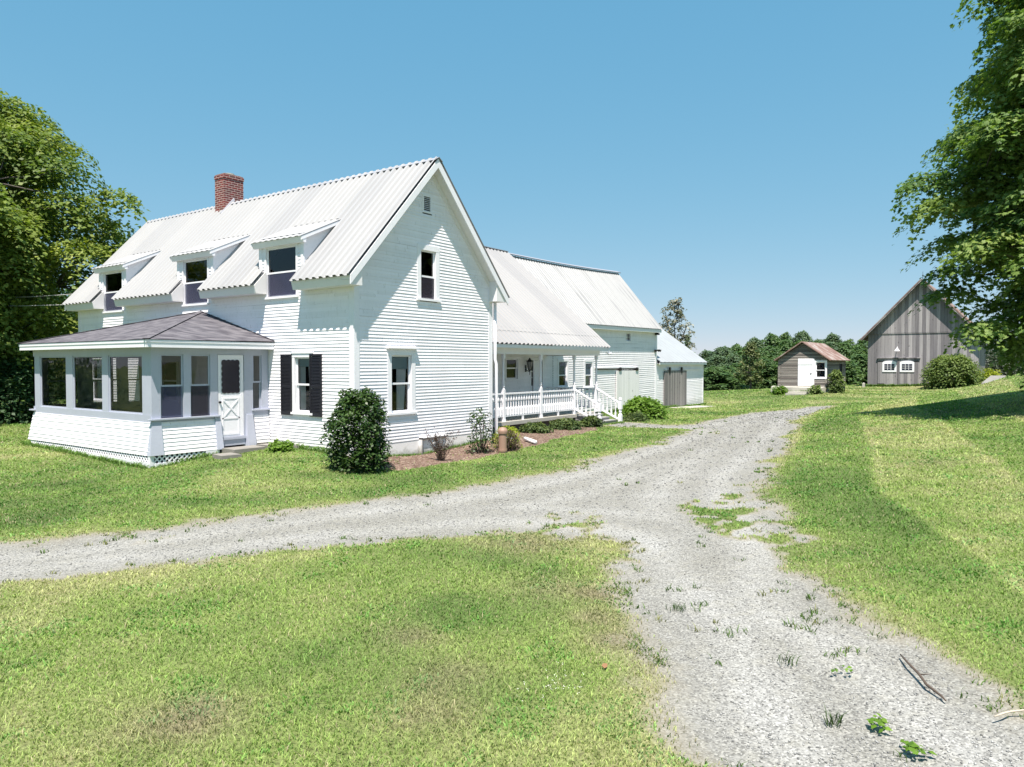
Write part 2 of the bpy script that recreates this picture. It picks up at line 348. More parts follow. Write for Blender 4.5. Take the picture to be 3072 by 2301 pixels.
def sdist(P, x, y):                       # signed distance to polygon, positive inside
    x = np.asarray(x, float); y = np.asarray(y, float); d = np.full(x.shape, 1e9); ins = np.zeros(x.shape, bool); n = len(P)
    for i in range(n):
        ax, ay = P[i]; bx, by = P[(i+1) % n]; ex, ey = bx-ax, by-ay
        t = np.clip(((x-ax)*ex+(y-ay)*ey)/(ex*ex+ey*ey), 0, 1); d = np.minimum(d, (x-ax-t*ex)**2+(y-ay-t*ey)**2)
        c = (ay > y) != (by > y)
        if ey != 0: ins ^= c & (x < ex*(y-ay)/ey+ax)
    d = np.sqrt(d); return np.where(ins, d, -d)
PATCH = [(.45,-9.8,.6,1.3),(-.41,-10.23,.55,1.4),(-1.21,-10.56,.6,1.6),(-1.6,-10.9,.5,1.3),(-.1,-10.8,.35,1.),(-2.29,-11.56,.45,.8),(1.18,-10.17,.5,.8),(2.3,-9.6,.5,.5),(-1.38,-11.93,.7,.8),(-2.4,-12.3,.7,.8),(-3.3,-12.75,.5,.6),(-2.7,-8.6,1.1,.75),(-1.9,-8.1,.9,.5),(-3.6,-10.,.8,.7),(-4.3,-11.,.5,.5),(14.2,-4.4,1.4,.8),(16.8,-3.9,1.2,.5),(-7.5,-3.6,.7,.55),(-5.5,-4.8,.8,.5),(3.2,-5.6,1.4,.45),(9.5,-5.2,1.5,.5),(12.6,-8.0,1.0,.6),(19,-6.6,1.3,.6),(6.3,-9.4,.8,.6)]
def drive_field(x, y):                    # >0 gravel, <0 grass; ragged edge and grassy patches
    s = sdist(DRIVE, x, y); r = s+(fbm(x,y,.9,3)-.5)*.65+(vnoise(x,y,.22,9)-.5)*.22; r = np.minimum(r, .55+.1*r)
    for px, py, rr, k in PATCH:
        g = np.exp(-((x-px)**2+(y-py)**2)/(rr*rr)); r = r-g*k*np.clip(.35+2.4*(fbm(x,y,.30,21)-.44), 0, 1.6)
    return r
def lawn_colour(x, y, s):
    """base colour of the grass, mown stripes, dry patches, clover"""
    n1 = fbm(x,y,3.2,31); n2 = fbm(x,y,.8,37); n3 = fbm(x,y,9.,41)
    right = sstep(-.4,.4, np.where(x < 1.4, .55, .22)*(x-1.4)-(y+10.8))*(s < 0)   # the lawn on the far side of the drive
    q = (-s)/2.3+.22*(vnoise(x,y,6,51)-.5); f = q % 1; stripe = np.where(np.floor(q) % 2 > 0, .5, -.5)*sstep(0,.08,f)*sstep(1,.92,f); line = np.exp(-(np.minimum(f,1-f)/.055)**2)
    ang = np.hypot(x+9.6, y+9.2)*.95+.35*vnoise(x,y,2.,77); f2 = ang % 1; st2 = np.where(np.floor(ang) % 2 > 0, .5, -.5)*sstep(0,.3,f2)*sstep(1,.7,f2); line2 = np.exp(-(np.minimum(f2,1-f2)/.10)**2)
    t = .55+.10*right+(n1-.5)*(.95-.35*right)+(n3-.5)*(.6-.25*right)+(n2-.5)*.55+right*(stripe*.36+line*.32)+(1-right)*(st2*.13+line2*.14*n2)
    t = t+.30*sstep(-.9,.1,s)*(.3+fbm(x,y,1.1,88))   # drier beside the gravel
    c = np.stack([np.interp(t,[0,.35,.7,1.1],[.08,.152,.285,.46]), np.interp(t,[0,.35,.7,1.1],[.178,.272,.395,.48]), np.interp(t,[0,.35,.7,1.1],[.034,.058,.108,.22])],-1)
    for px, py, rr, a in ((-10.6,-9.7,.5,.7),(-8.2,-9.9,.35,.7),(-8.75,-10.9,.4,.8),(-9.3,-11.3,.45,.5),(-6.6,-11.3,.35,.9),(-7.1,-11.75,.3,.9),(-5.9,-10.9,.3,.8),(-6.0,-10.3,.6,.5),(14,-11.2,.9,.35),(19,-12.6,.7,.35),(6,-13.4,.6,.4),(-4.2,-8.6,.9,.55)):
        g = (np.exp(-((x-px)**2+(y-py)**2)/(rr*rr))*a*(.4+1.2*n2))[...,None]; g = np.clip(g,0,.95); c = c*(1-g)+np.array([.30,.26,.17])*g
    return c
# ground sheet: one tensor grid, fine where the camera stands
def axis(lo, hi, st, far, k):
    a = list(np.arange(lo, hi+1e-6, st)); d = st; l = [lo]
    while l[-1] > -far: d *= k; l.append(l[-1]-d)
    d = st; r = [a[-1]]
    while r[-1] < far: d *= k; r.append(r[-1]+d)
    return np.array(l[:0:-1]+a+r[1:])
gx = axis(-14, 38, .13, 1500, 1.13); gy = axis(-17, 3, .13, 1500, 1.13)
X, Y = np.meshgrid(gx, gy, indexing='ij'); Z = H(X, Y)
near = sstep(80, 40, np.hypot(X, Y)); Z = Z+near*((fbm(X,Y,1.7,61)-.5)*.05)
S = drive_field(X, Y); SD0 = sdist(DRIVE, X, Y); M = sdist(MULCH, X, Y)+(fbm(X,Y,.7,5)-.5)*.3
TRK = (np.exp(-((SD0-.95-.3*(vnoise(X,Y,3.,8)-.5))/.34)**2)+.8*np.exp(-((SD0-2.35-.4*(vnoise(X,Y,3.,12)-.5))/.38)**2))*(.5+.9*fbm(X,Y,2.2,14))
Z = Z-.03*sstep(-.2,.5,S)*near
LC = lawn_colour(X, Y, sdist(DRIVE, X, Y)); LC4 = np.concatenate([LC, np.ones(X.shape+(1,))], -1)
Vg = np.stack([X,Y,Z],-1).reshape(-1,3); nx, ny = X.shape; idx = np.arange(nx*ny).reshape(nx,ny)
FC = np.stack([idx[:-1,:-1],idx[1:,:-1],idx[1:,1:],idx[:-1,1:]],-1).reshape(-1,4)
cs = (S[:-1,:-1]+S[1:,1:]+S[1:,:-1]+S[:-1,1:]).ravel()/4; cm = (M[:-1,:-1]+M[1:,1:]).ravel()/2
def groundmat():
    m, nt, b = nmat('ground_surface', (.1,.15,.05), .95, .1)
    at = lambda a: nd(nt,'Attribute', attribute_name=a)
    v = coords(nt); fine = noise(nt, v, 6, 4); f2 = noise(nt, v, 30, 3)
    soil = mix(nt, ramp(nt, f2, [(.35,0),(.7,1)]), (.28,.28,.28), (.85,.85,.85)); lawn = mix(nt, .32, mix(nt, 1., at('lawn').outputs['Color'], soil, 'MULTIPLY'), mix(nt, f2, (.07,.058,.036), (.19,.16,.105)))
    vo = nd(nt,'TexVoronoi', feature='F1'); nt.links.new(v, vo.inputs['Vector']); vo.inputs['Scale'].default_value = 58; vo.inputs['Randomness'].default_value = 1
    sp = nd(nt,'SeparateColor'); nt.links.new(vo.outputs['Color'], sp.inputs[0])
    gr = ramp(nt, sp.outputs[0], [(0,(.15,.15,.148)),(.4,(.245,.245,.242)),(.8,(.30,.30,.297)),(1,(.39,.39,.385))])
    big = noise(nt, v, .55, 5); gr = mix(nt, ramp(nt, big, [(.35,0),(.7,.6)]), gr, mix(nt, 1., gr, (.80,.79,.74), 'MULTIPLY'))
    gr = mix(nt, ramp(nt, fine, [(.5,0),(.75,.35)]), gr, (.29,.28,.24))
    gr = mix(nt, math_(nt,'MULTIPLY', at('track').outputs['Fac'], .85), mix(nt, 1., gr, (.90,.89,.85), 'MULTIPLY'), mix(nt, 1., gr, (1.17,1.165,1.15), 'MULTIPLY'))
    vm = nd(nt,'TexVoronoi'); nt.links.new(v, vm.inputs['Vector']); vm.inputs['Scale'].default_value = 22
    sm = nd(nt,'SeparateColor'); nt.links.new(vm.outputs['Color'], sm.inputs[0])
    mu = ramp(nt, sm.outputs[0], [(0,(.06,.038,.03)),(.5,(.15,.098,.078)),(.85,(.235,.17,.14)),(1,(.33,.28,.22))])
    sd = math_(nt,'ADD', at('gravel').outputs['Fac'], math_(nt,'MULTIPLY', math_(nt,'SUBTRACT', f2, .5), .3))
    fg = ramp(nt, math_(nt,'ADD', math_(nt,'MULTIPLY', sd, 1.6), .5), [(.25,0),(.62,1)])
    gr = mix(nt, ramp(nt, math_(nt,'ADD', math_(nt,'MULTIPLY', sd, 1.5), .5), [(.45,.75),(.95,0)]), gr, mix(nt, fine, (.19,.165,.115), (.30,.275,.215)))
    fm = ramp(nt, math_(nt,'ADD', math_(nt,'MULTIPLY', at('bed').outputs['Fac'], 3), .5), [(.35,0),(.65,1)])
    setc(nt, b, mix(nt, fm, mix(nt, fg, lawn, gr), mu))
    hgt = math_(nt,'ADD', math_(nt,'MULTIPLY', vo.outputs['Distance'], -1.), math_(nt,'MULTIPLY', f2, .6)); bump(nt, b, hgt, .28, .018); return m
GROUND = groundmat()
kind = np.where(cm > 0, 2, np.where(cs > 0, 1, 0))
for k, nm in ((0,'lawn'),(1,'driveway'),(2,'mulch_bed')):
    fs = FC[kind == k]; u, inv = np.unique(fs, return_inverse=True)
    me = npmesh(nm, Vg[u], inv.reshape(-1,4), GROUND, {'gravel':S.ravel()[u].clip(-3,3),'track':TRK.ravel()[u],'bed':M.ravel()[u].clip(-3,3),'lawn':LC4.reshape(-1,4)[u]}, True)
    tag(link(nm, me), kind='structure')
# ------------------------------------------------------------------ grass blades, weeds, loose stones
CAM = np.array([-13.698,-15.213,2.8]); VA = math.radians(35.756); PIT = math.radians(1.538); FPX = 2179.
fwd = np.array([math.cos(VA), math.sin(VA)]); rgt = np.array([math.sin(VA), -math.cos(VA)])
FOOT = [(0,6.2,0,16.3),(-3.75,0,3.75,11.2),(6.2,14.2,1.2,4.2),(14.0,16.2,-.1,4.2),(6.2,16.7,4.2,10),(16.7,28.9,4.2,10),(28.9,36.8,4.2,10),(44.6,51.6,-2.4,1.2),(58,68,-11.4,-3)]
def infoot(x, y, m=.0):
    r = np.zeros(x.shape, bool)
    for a,b,c,d in FOOT: r |= (x > a-m)&(x < b+m)&(y > c-m)&(y < d+m)
    return r
def scatter(N, tmin, tmax, a0, a1):
    t = tmin*(tmax/tmin)**rng.random(N); a = (a0+(a1-a0)*rng.random(N))*(1+4./t)
    return CAM[0]+t*(fwd[0]+a*rgt[0]), CAM[1]+t*(fwd[1]+a*rgt[1]), t
def groundz(x, y): return H(x,y)+(fbm(x,y,1.7,61)-.5)*.05*sstep(80,40,np.hypot(x,y))
def blades(x, y, z, h, w, lean, col):
    n = len(x); a = rng.random(n)*6.283; la = rng.random(n)*6.283; l = lean*h
    dx, dy = np.cos(a)*w/2, np.sin(a)*w/2; lx, ly = np.cos(la)*l, np.sin(la)*l
    V = np.empty((n,5,3)); 
    V[:,0] = np.stack([x-dx,y-dy,z-.01],-1); V[:,1] = np.stack([x+dx,y+dy,z-.01],-1)
    V[:,2] = np.stack([x+dx*.8+lx*.35,y+dy*.8+ly*.35,z+h*.62],-1); V[:,3] = np.stack([x-dx*.8+lx*.35,y-dy*.8+ly*.35,z+h*.62],-1)
    V[:,4] = np.stack([x+lx,y+ly,z+h],-1)
    b = np.arange(n)[:,None]*5; q = b+np.array([0,1,2,3]); t = b+np.array([3,2,4,4])
    F3 = np.concatenate([b+np.array([0,1,2]), b+np.array([0,2,3]), b+np.array([3,2,4])]).reshape(-1,3)
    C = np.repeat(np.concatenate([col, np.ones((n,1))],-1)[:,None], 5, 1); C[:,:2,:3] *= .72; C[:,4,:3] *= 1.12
    return V.reshape(-1,3), F3, C.reshape(-1,4)
def grassm():
    m = bpy.data.materials.new('grass_blade'); m.use_nodes = True; nt = m.node_tree; nt.nodes.clear(); out = nd(nt,'OutputMaterial')
    c = nd(nt,'Attribute', attribute_name='col').outputs['Color']; p = nd(nt,'BsdfPrincipled'); nt.links.new(c, p.inputs['Base Color']); p.inputs['Roughness'].default_value = .6; p.inputs['Specular IOR Level'].default_value = .3
    t = nd(nt,'BsdfTranslucent'); nt.links.new(mix(nt,1.,c,(1,1.1,.5),'MULTIPLY'), t.inputs[0]); mx = nd(nt,'MixShader'); mx.inputs[0].default_value = .35
    nt.links.new(p.outputs[0], mx.inputs[1]); nt.links.new(t.outputs[0], mx.inputs[2]); nt.links.new(mx.outputs[0], out.inputs[0]); return m
GRASS = grassm()
x, y, t = scatter(900000, 3.6, 105, -.84, .84)
sp_ = sdist(DRIVE, x, y); dv = drive_field(x, y); bed = sdist(MULCH, x, y)+(fbm(x,y,.7,5)-.5)*.3
edge = rng.random(len(x))
keep = (edge < sstep(.30,-.22,dv)**1.3) & ((bed < -.02) | (edge < .035)) & ~infoot(x, y)
x, y, t, sp_ = x[keep], y[keep], t[keep], sp_[keep]
col = lawn_colour(x, y, sp_); n = len(x)
clov = rng.random(n) < .55*sstep(.54,.70, fbm(x,y,.6,91)); edgeg = sstep(-.5,.1,drive_field(x,y))
col *= (.52+.98*rng.random((n,1))); dry = rng.random(n) < .055+.12*(fbm(x,y,1.3,15) > .55)+.3*edgeg; col[dry] = np.array([.46,.41,.25])*(.6+.6*rng.random((dry.sum(),1)))
col[clov] = col[clov]*np.array([.62,.88,.72])
tall = rng.random(n) < .16*sstep(.40,.62, fbm(x,y,.35,73)); h = (.014+.025*rng.random(n))*(1+.5*(fbm(x,y,.5,71)-.5))*(1+.008*t)*(1-.3*edgeg); h[tall] *= 1.7
w = np.maximum(.0075, t*.0012)*(.6+.8*rng.random(n)); w[clov] *= 1.9; h[clov] *= .8
# long unmown tufts hard against walls, posts and bush
ex, ey, eh = [], [], []
for (ax,ay,bx_,by_,hh_) in ((-3.86,3.6,-3.86,11.3,.12),(-3.8,3.62,-1.9,3.62,.10),(-.08,.3,-.08,3.0,.16),(.2,-.05,6.1,-.05,.07),(28.9,4.05,36.8,4.05,.16),(20,4.0,28.8,4.0,.18),(57.85,-11.4,57.85,-3,.22),(44.05,-2.4,44.05,1.6,.22),(14.2,-.02,16,-.02,.06)):
    L_ = math.hypot(bx_-ax, by_-ay); k = int(L_*170); f = rng.random(k); ex.append(ax+(bx_-ax)*f-np.abs(rng.normal(0,.05,k))*(1 if ax == bx_ else 0)+rng.normal(0,.01,k)); ey.append(ay+(by_-ay)*f-np.abs(rng.normal(0,.05,k))*(1 if ay == by_ else 0)); eh.append(hh_*(.35+.9*rng.random(k))*(.4+1.2*fbm(ax+(bx_-ax)*f, ay+(by_-ay)*f, .6, 19)))
ex, ey, eh = map(np.concatenate, (ex, ey, eh)); et = np.hypot(ex-CAM[0], ey-CAM[1])
x = np.r_[x,ex]; y = np.r_[y,ey]; h = np.r_[h,eh]; w = np.r_[w, np.maximum(.008, et*.0009)]; col = np.r_[col, np.array([.13,.235,.05])*(.6+.8*rng.random((len(ex),1)))]
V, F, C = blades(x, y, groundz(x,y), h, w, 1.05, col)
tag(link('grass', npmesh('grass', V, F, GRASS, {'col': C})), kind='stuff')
# weeds and short tufts through the gravel
x, y, t = scatter(90000, 4.0, 45, -.8, .8); dv = drive_field(x, y); s0 = sdist(DRIVE, x, y)
pw = sstep(.50,.74, fbm(x,y,.55,101))*(.14+.55*sstep(1.3,0,s0)+.25*sstep(.55,.72,fbm(x,y,3.,105)))*np.where((x < -1)&(y < -9.5), 1.2, .5)
keep = (dv > .0) & (rng.random(len(x)) < pw*.36*(rng.random(len(x))**.5)+.35*sstep(.32,.0,dv)*(fbm(x,y,.4,31)>.5)) & (sdist(MULCH,x,y) < 0) & ~infoot(x,y); x, y, t = x[keep], y[keep], t[keep]
k = 9; X2 = (x[:,None]+rng.normal(0,.035,(len(x),k))).ravel(); Y2 = (y[:,None]+rng.normal(0,.035,(len(x),k))).ravel(); T2 = np.repeat(t,k)
n = len(X2); c = np.array([.095,.165,.04])*(.6+.9*rng.random((n,1))); d = np.repeat(rng.random(len(x)) < .3, k); c[d] = np.array([.22,.23,.09])*(.7+.5*rng.random((d.sum(),1)))
V, F, C = blades(X2, Y2, groundz(X2,Y2)-.03, .025+.05*rng.random(n), np.maximum(.012,T2*.0016)*(.7+.6*rng.random(n)), 1.0, c)
tag(link('weeds', npmesh('weeds', V, F, GRASS, {'col': C})), kind='stuff')
# stones
x, y, t = scatter(210000, 4.0, 50, -.8, .8); keep = (drive_field(x,y) > -.12) & (sdist(MULCH,x,y) < 0); x, y, t = x[keep], y[keep], t[keep]; n = len(x)
r = (.004+.010*rng.random(n)**3)*np.maximum(1, t/9.); oc = np.array([(1,0,0),(0,1,0),(-1,0,0),(0,-1,0),(0,0,1),(0,0,-.5)])
P = oc[None]*r[:,None,None]*(.6+.7*rng.random((n,6,1))); P[:,:,2] *= .7; a = rng.random(n)*6.28; ca, sa = np.cos(a)[:,None], np.sin(a)[:,None]
P = np.stack([P[...,0]*ca-P[...,1]*sa, P[...,0]*sa+P[...,1]*ca, P[...,2]],-1)+np.stack([x,y,groundz(x,y)-.03+r*.25],-1)[:,None]
F = (np.arange(n)[:,None,None]*6+np.array([(0,1,4),(1,2,4),(2,3,4),(3,0,4),(1,0,5),(2,1,5),(3,2,5),(0,3,5)])[None]).reshape(-1,3)
gm, nt, b = nmat('gravel_stone', (.4,.4,.39), .9, .2); setc(nt, b, ramp(nt, nd(nt,'Attribute', attribute_name='rnd').outputs['Fac'], [(0,(.12,.12,.12)),(.5,(.25,.25,.248)),(1,(.42,.42,.415))]))
tag(link('gravel', npmesh('gravel', P.reshape(-1,3), F, gm, {'rnd': np.repeat(rng.random(n),6)})), kind='stuff')
# ------------------------------------------------------------------ building helpers
class Fr:
    def __init__(s, o, u, n): s.o = Vector(o); s.u = Vector(u); s.n = Vector(n)
    def p(s, u, z, d=0.): return s.o+s.u*u+s.n*d+Vector((0,0,z))
    def box(s, mb, u0,u1,z0,z1,d0,d1, m=0):
        return mb.hexa([s.p(u0,z0,d0),s.p(u1,z0,d0),s.p(u1,z0,d1),s.p(u0,z0,d1),s.p(u0,z1,d0),s.p(u1,z1,d0),s.p(u1,z1,d1),s.p(u0,z1,d1)], m)
def pane_face(fr, u0,u1,z0,z1, d):
    q = [fr.p(u0,z0,d),fr.p(u1,z0,d),fr.p(u1,z1,d),fr.p(u0,z1,d)]
    if fr.u.cross(Vector((0,0,1))).dot(fr.n) < 0: q = q[::-1]
    return MB().face(q)
def clap(mb, fr, zlo, zhi, ulim, holes=(), e=.0956, d0=.004, d1=.022, dfun=None, wob=.004, tilt=None):
    z = zlo; df = dfun or (lambda z: 0.)
    tl = tilt or (lambda u: 0.)
    while z < zhi-1e-4:
        za, zb = z, min(z+e, zhi); zc = (za+zb)/2; a0, b0 = ulim(za); a1, b1 = ulim(zb); z += e
        if b0-a0 < .05: continue
        cuts = sorted((h[0],h[1]) for h in holes if h[2] < zc < h[3] and h[1] > a0 and h[0] < b0)
        iv = []; c = a0
        for h0, h1 in cuts:
            if h0 > c: iv.append((c, h0))
            c = max(c, h1)
        if c < b0: iv.append((c, b0))
        j = random.uniform(-.0015,.0025)
        for a, b in iv:
            k = max(1, int((b-a)/1.3)); us = [a+(b-a)*i/k for i in range(k+1)]; wz = [random.uniform(-wob,wob)+tl(u) for u in us]
            ut = us[:]; 
            if abs(a-a0) < 1e-6: ut[0] = min(a1, b)
            if abs(b-b0) < 1e-6: ut[-1] = max(b1, a)
            lo = mb.vs([fr.p(u, za+w, d1+df(za)+j) for u, w in zip(us, wz)]); hi = mb.vs([fr.p(u, zb+w*.9+.004, d0+df(zb)) for u, w in zip(ut, wz)])
            bk = mb.vs([fr.p(u, za+w+.002, d0+df(za)) for u, w in zip(us, wz)])
            for i in range(k):
                mb.f.append([lo[i],lo[i+1],hi[i+1],hi[i]]); mb.f.append([bk[i],bk[i+1],lo[i+1],lo[i]]); mb.m += [0,0]
    return mb
def ribbed(mb, fn, ua, ub, sp=.285, h=.062, ns=2, skip=None):
    kn = [(0,0),(.30,0),(.44,1),(.80,1),(.94,0)]; us = []
    k = math.floor(ua/sp)-1
    while k*sp < ub+sp:
        us += [((k+f)*sp, g) for f, g in kn]; k += 1
    def hh(u):
        for (x0,g0),(x1,g1) in zip(us, us[1:]):
            if x0 <= u <= x1: return g0+(g1-g0)*(u-x0)/(x1-x0)
        return 0
    q = [(ua,hh(ua))]+[t for t in us if ua+1e-4 < t[0] < ub-1e-4]+[(ub,hh(ub))]
    rows = [mb.vs([fn(u, s/ns, g*h) for u, g in q]) for s in range(ns+1)]
    for r0, r1 in zip(rows, rows[1:]):
        for i in range(len(q)-1): mb.f.append([r0[i],r0[i+1],r1[i+1],r1[i]]); mb.m.append(0)
    return mb
def wavy_curtain(fr, u0, u1, z0, z1, d, amp=.025, spread=0.):
    mb = MB(); n = 14; a = []; b = []
    for i in range(n+1):
        f = i/n; w = amp*math.sin(i*2.1+u0*7)
        a.append(fr.p(u0+(u1-u0)*f, z1, d+w*.6)); b.append(fr.p(u0+(u1-u0)*(f*(1-spread)), z0, d+w))
    i0 = mb.vs(a); i1 = mb.vs(b)
    for i in range(n): mb.f.append([i0[i],i0[i+1],i1[i+1],i1[i]]); mb.m.append(0)
    return mb
def window(par, fr, u0,u1,z0,z1, cas=.11, head=0., cap=0., sill=True, sash=.055, mid=.5, dep=.03, glass=None, upper=None, lower=None, blind=0., curt=(), tm=None, sm=None, shadebar=None, prd=.035, room=.0):
    """casing > sash, pane, sill, blind, curtain; (u0,u1,z0,z1) is the sash opening"""
    tm = tm or WHITE; sm = sm or WHITE; b = MB()
    for a0,a1,c0,c1 in ((u0-cas,u0,z0-.002,z1),(u1,u1+cas,z0-.002,z1)): fr.box(b, a0,a1,c0,c1,.0,prd)
    fr.box(b, u0-cas,u1+cas,z1,z1+max(head,cas),.0,prd+.004)
    if cap: fr.box(b, u0-cas-.05,u1+cas+.05,z1+max(head,cas),z1+max(head,cas)+.035,.0,cap)
    if not sill: fr.box(b, u0-cas,u1+cas,z0-cas*.8,z0-.002,.0,prd+.004)
    for a0,a1,c0,c1 in ((u0-.02,u0,z0,z1),(u1,u1+.02,z0,z1),(u0-.02,u1+.02,z0-.02,z0),(u0-.02,u1+.02,z1,z1+.02)): fr.box(b, a0,a1,c0,c1,-.14,-.001)
    w = obj('window', b, tm, par)
    zm = z0+(z1-z0)*mid; s = MB(); dd = -dep
    if mid:
        for (c0,c1,d) in ((zm-.02,z1,dd),(z0,zm+.02,dd-.035)):
            for a0,a1,e0,e1 in ((u0,u0+sash,c0,c1),(u1-sash,u1,c0,c1),(u0+sash,u1-sash,c1-sash*.8,c1),(u0+sash,u1-sash,c0,c0+sash)): fr.box(s, a0,a1,e0,e1,d-.03,d)
    else:
        for a0,a1,e0,e1 in ((u0,u0+sash,z0,z1),(u1-sash,u1,z0,z1),(u0+sash,u1-sash,z1-sash,z1),(u0+sash,u1-sash,z0,z0+sash)): fr.box(s, a0,a1,e0,e1,dd-.03,dd)
    obj('sash', s, sm, w)
    def pane(c0,c1,d,m,nm): obj(nm, pane_face(fr,u0+.01,u1-.01,c0,c1,d), m, w)
    if mid: pane(zm,z1,dd-.016,upper or GLASS,'pane'); pane(z0,zm,dd-.05,GLASS,'pane')
    else: pane(z0,z1,dd-.016,glass or GLASS,'pane')
    if lower: pane(z0+.02,zm,dd-.006,lower,'insect_screen')
    if sill:
        sl = MB(); fr.box(sl, u0-cas-.04,u1+cas+.04,z0-.065,z0-.003,-.02,.075); obj('sill', sl, tm, w)
    if blind:
        bl = MB(); fr.box(bl, u0+.03,u1-.03,z1-(z1-z0)*blind,z1-.02,-.125,-.118); obj('window_blind', bl, SHADEM, w)
    for (a,c,sp_) in curt: obj('curtain', wavy_curtain(fr, u0+(u1-u0)*a, u0+(u1-u0)*c, z0-.05, z1, -.16, .022, sp_), CURT, w)
    return w
def hole(u0,u1,z0,z1,c=.05): return (u0-c,u1+c,z0-c,z1+c)
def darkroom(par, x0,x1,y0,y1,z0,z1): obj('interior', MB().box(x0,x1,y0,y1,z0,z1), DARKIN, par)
# ================================================================== main house
W, L, EX = 6.2, 16.3, .0956
house = thing('farmhouse', (0,0,0), 'tall white clapboard farmhouse with three dormers, brick chimney and a grey-trimmed sunroom', 'house')
FAC = Fr((0,0,0),(0,1,0),(-1,0,0)); GAB = Fr((0,0,0),(1,0,0),(0,-1,0)); BCK = Fr((W,0,0),(0,1,0),(1,0,0)); LFT = Fr((0,L,0),(1,0,0),(0,1,0))
RX, RZ, EZ, OE, OG = 3.05, 9.04, 5.15, .5, .4; SL = (RZ-EZ)/(RX+OE)
def zf(x): return EZ+SL*(x+OE)
def zb(x): return RZ-SL*(x-RX)
DORM = [(2.1,4.2),(6.7,8.85),(12.4,14.47)]; DW = [(2.46,3.88),(7.05,8.5),(12.72,14.16)]
fwins = [(1.86,2.55,1.38,3.0),(14.1,15.3,1.38,3.0)]
inwin = (9.0,10.1,1.5,2.9); indoor = (5.2,6.2,.62,2.75)
hl = [hole(*w) for w in fwins]+[hole(*inwin),hole(*indoor)]+[hole(a,b,4.83,6.33) for a,b in DW]
b = MB(); clap(b, FAC, .41, 5.22, lambda z: (.16, L-.16), hl)
for (a,c) in DORM: clap(b, FAC, .41+EX*50, 6.38, lambda z, a=a, c=c: (a+.02,c-.02), hl)
obj('wall', b, CLAP, house)
gw = [(1.40,2.24,1.37,3.06),(2.66,3.34,4.80,6.28)]
def glim(z):
    a = max(.16, (z-EZ+.10)/SL-OE) if z > 4.9 else .16
    c = min(W-.16, RX+(RZ-.10-z)/SL) if z > 4.9 else W-.16
    return (a, max(a, c))
b = MB(); clap(b, GAB, .50, 8.98, glim, [hole(*g) for g in gw]+[(2.74,3.16,7.42,7.98)]); obj('wall', b, CLAP, house)
b = MB(); b.face([(W,0,0),(W,L,0),(W,L,5.4),(W,0,5.4)]); b.face([(0,L,0),(W,L,0),(W,L,5.4),(RX,L,RZ-.1),(0,L,5.4)]); obj('wall', b, CLAP, house)
b = MB()
GAB.box(b, .0,W,-.5,.50,-.35,.012); FAC.box(b, .02,3.8,-.5,.405,-.35,.008); FAC.box(b, 11.2,L,-.5,.405,-.35,.008)
fd = obj('foundation', b, FOUND, house)
b = MB(); GAB.box(b, 2.62,3.72,.05,.50,.014,.05); 
for a0,a1,c0,c1 in ((2.56,2.62,.0,.55),(3.72,3.78,.0,.55),(2.56,3.78,.50,.56)): GAB.box(b, a0,a1,c0,c1,.013,.12)
GAB.box(b, 3.1,3.2,.33,.39,.05,.10); hh_ = obj('foundation_hatch', b, FOUND, fd); b = MB(); GAB.box(b, 2.60,3.75,.495,.535,.051,.122); GAB.box(b, 2.60,2.635,.02,.5,.051,.122); obj('hatch_shade', b, DARKST, hh_)  # dark strips paint recess shade along the hatch's top and left edge
# corner boards, water table
b = MB()
for fr, u0, u1, z1 in ((FAC,.0,.165,5.3),(FAC,L-.165,L,5.3),(GAB,-.03,.165,5.55),(GAB,W-.17,W+.03,5.5)): fr.box(b, u0,u1,.40,z1,.0,.034)
for (a,c) in DORM:
    FAC.box(b, a-.02,a+.12,zf(0)-.05,6.36,.0,.036); FAC.box(b, c-.12,c+.02,zf(0)-.05,6.36,.0,.036)
obj('corner_board', b, WHITE, house)
# roof, front slope with the dormer gaps, back slope
Nf = Vector((-SL,0,1)).normalized(); Nb = Vector((SL,0,1)).normalized()
def front(x0, x1): return lambda u, s, h: Vector((x0+(x1-x0)*s, u, zf(x0+(x1-x0)*s)))+Nf*(h+.02)
rf = MB(); cuts = [-OG]+[v for d in DORM for v in d]+[L+.2]
for i in range(0, len(cuts), 2): ribbed(rf, front(-OE, RX), cuts[i], cuts[i+1])
for a,c in DORM: ribbed(rf, front(1.36, RX), a, c)
for a,c in ((3.86,4.2),(8.5,8.85),(14.12,14.47),(6.7,6.86),(12.4,12.46)): ribbed(rf, front(-OE, -.04), a, c, ns=1)
ribbed(rf, lambda u,s,h: Vector((W+OE-(W+OE-RX)*s, u, zb(W+OE-(W+OE-RX)*s)))+Nb*(h+.02), -OG, L+.2)
roof = obj('roof', rf, ROOFW, house)
b = MB()
for sx in (1,-1):
    N = Nf if sx > 0 else Nb; f = zf if sx > 0 else zb; x1 = RX-sx*.17
    b.hexa([(RX,-OG-.03,RZ+.035),(RX,L+.23,RZ+.035),(x1,L+.23,f(x1)+.115),(x1,-OG-.03,f(x1)+.115),(RX,-OG-.03,RZ+.05),(RX,L+.23,RZ+.05),(x1,L+.23,f(x1)+.128),(x1,-OG-.03,f(x1)+.128)])
obj('ridge_cap', b, RIDGE, roof)
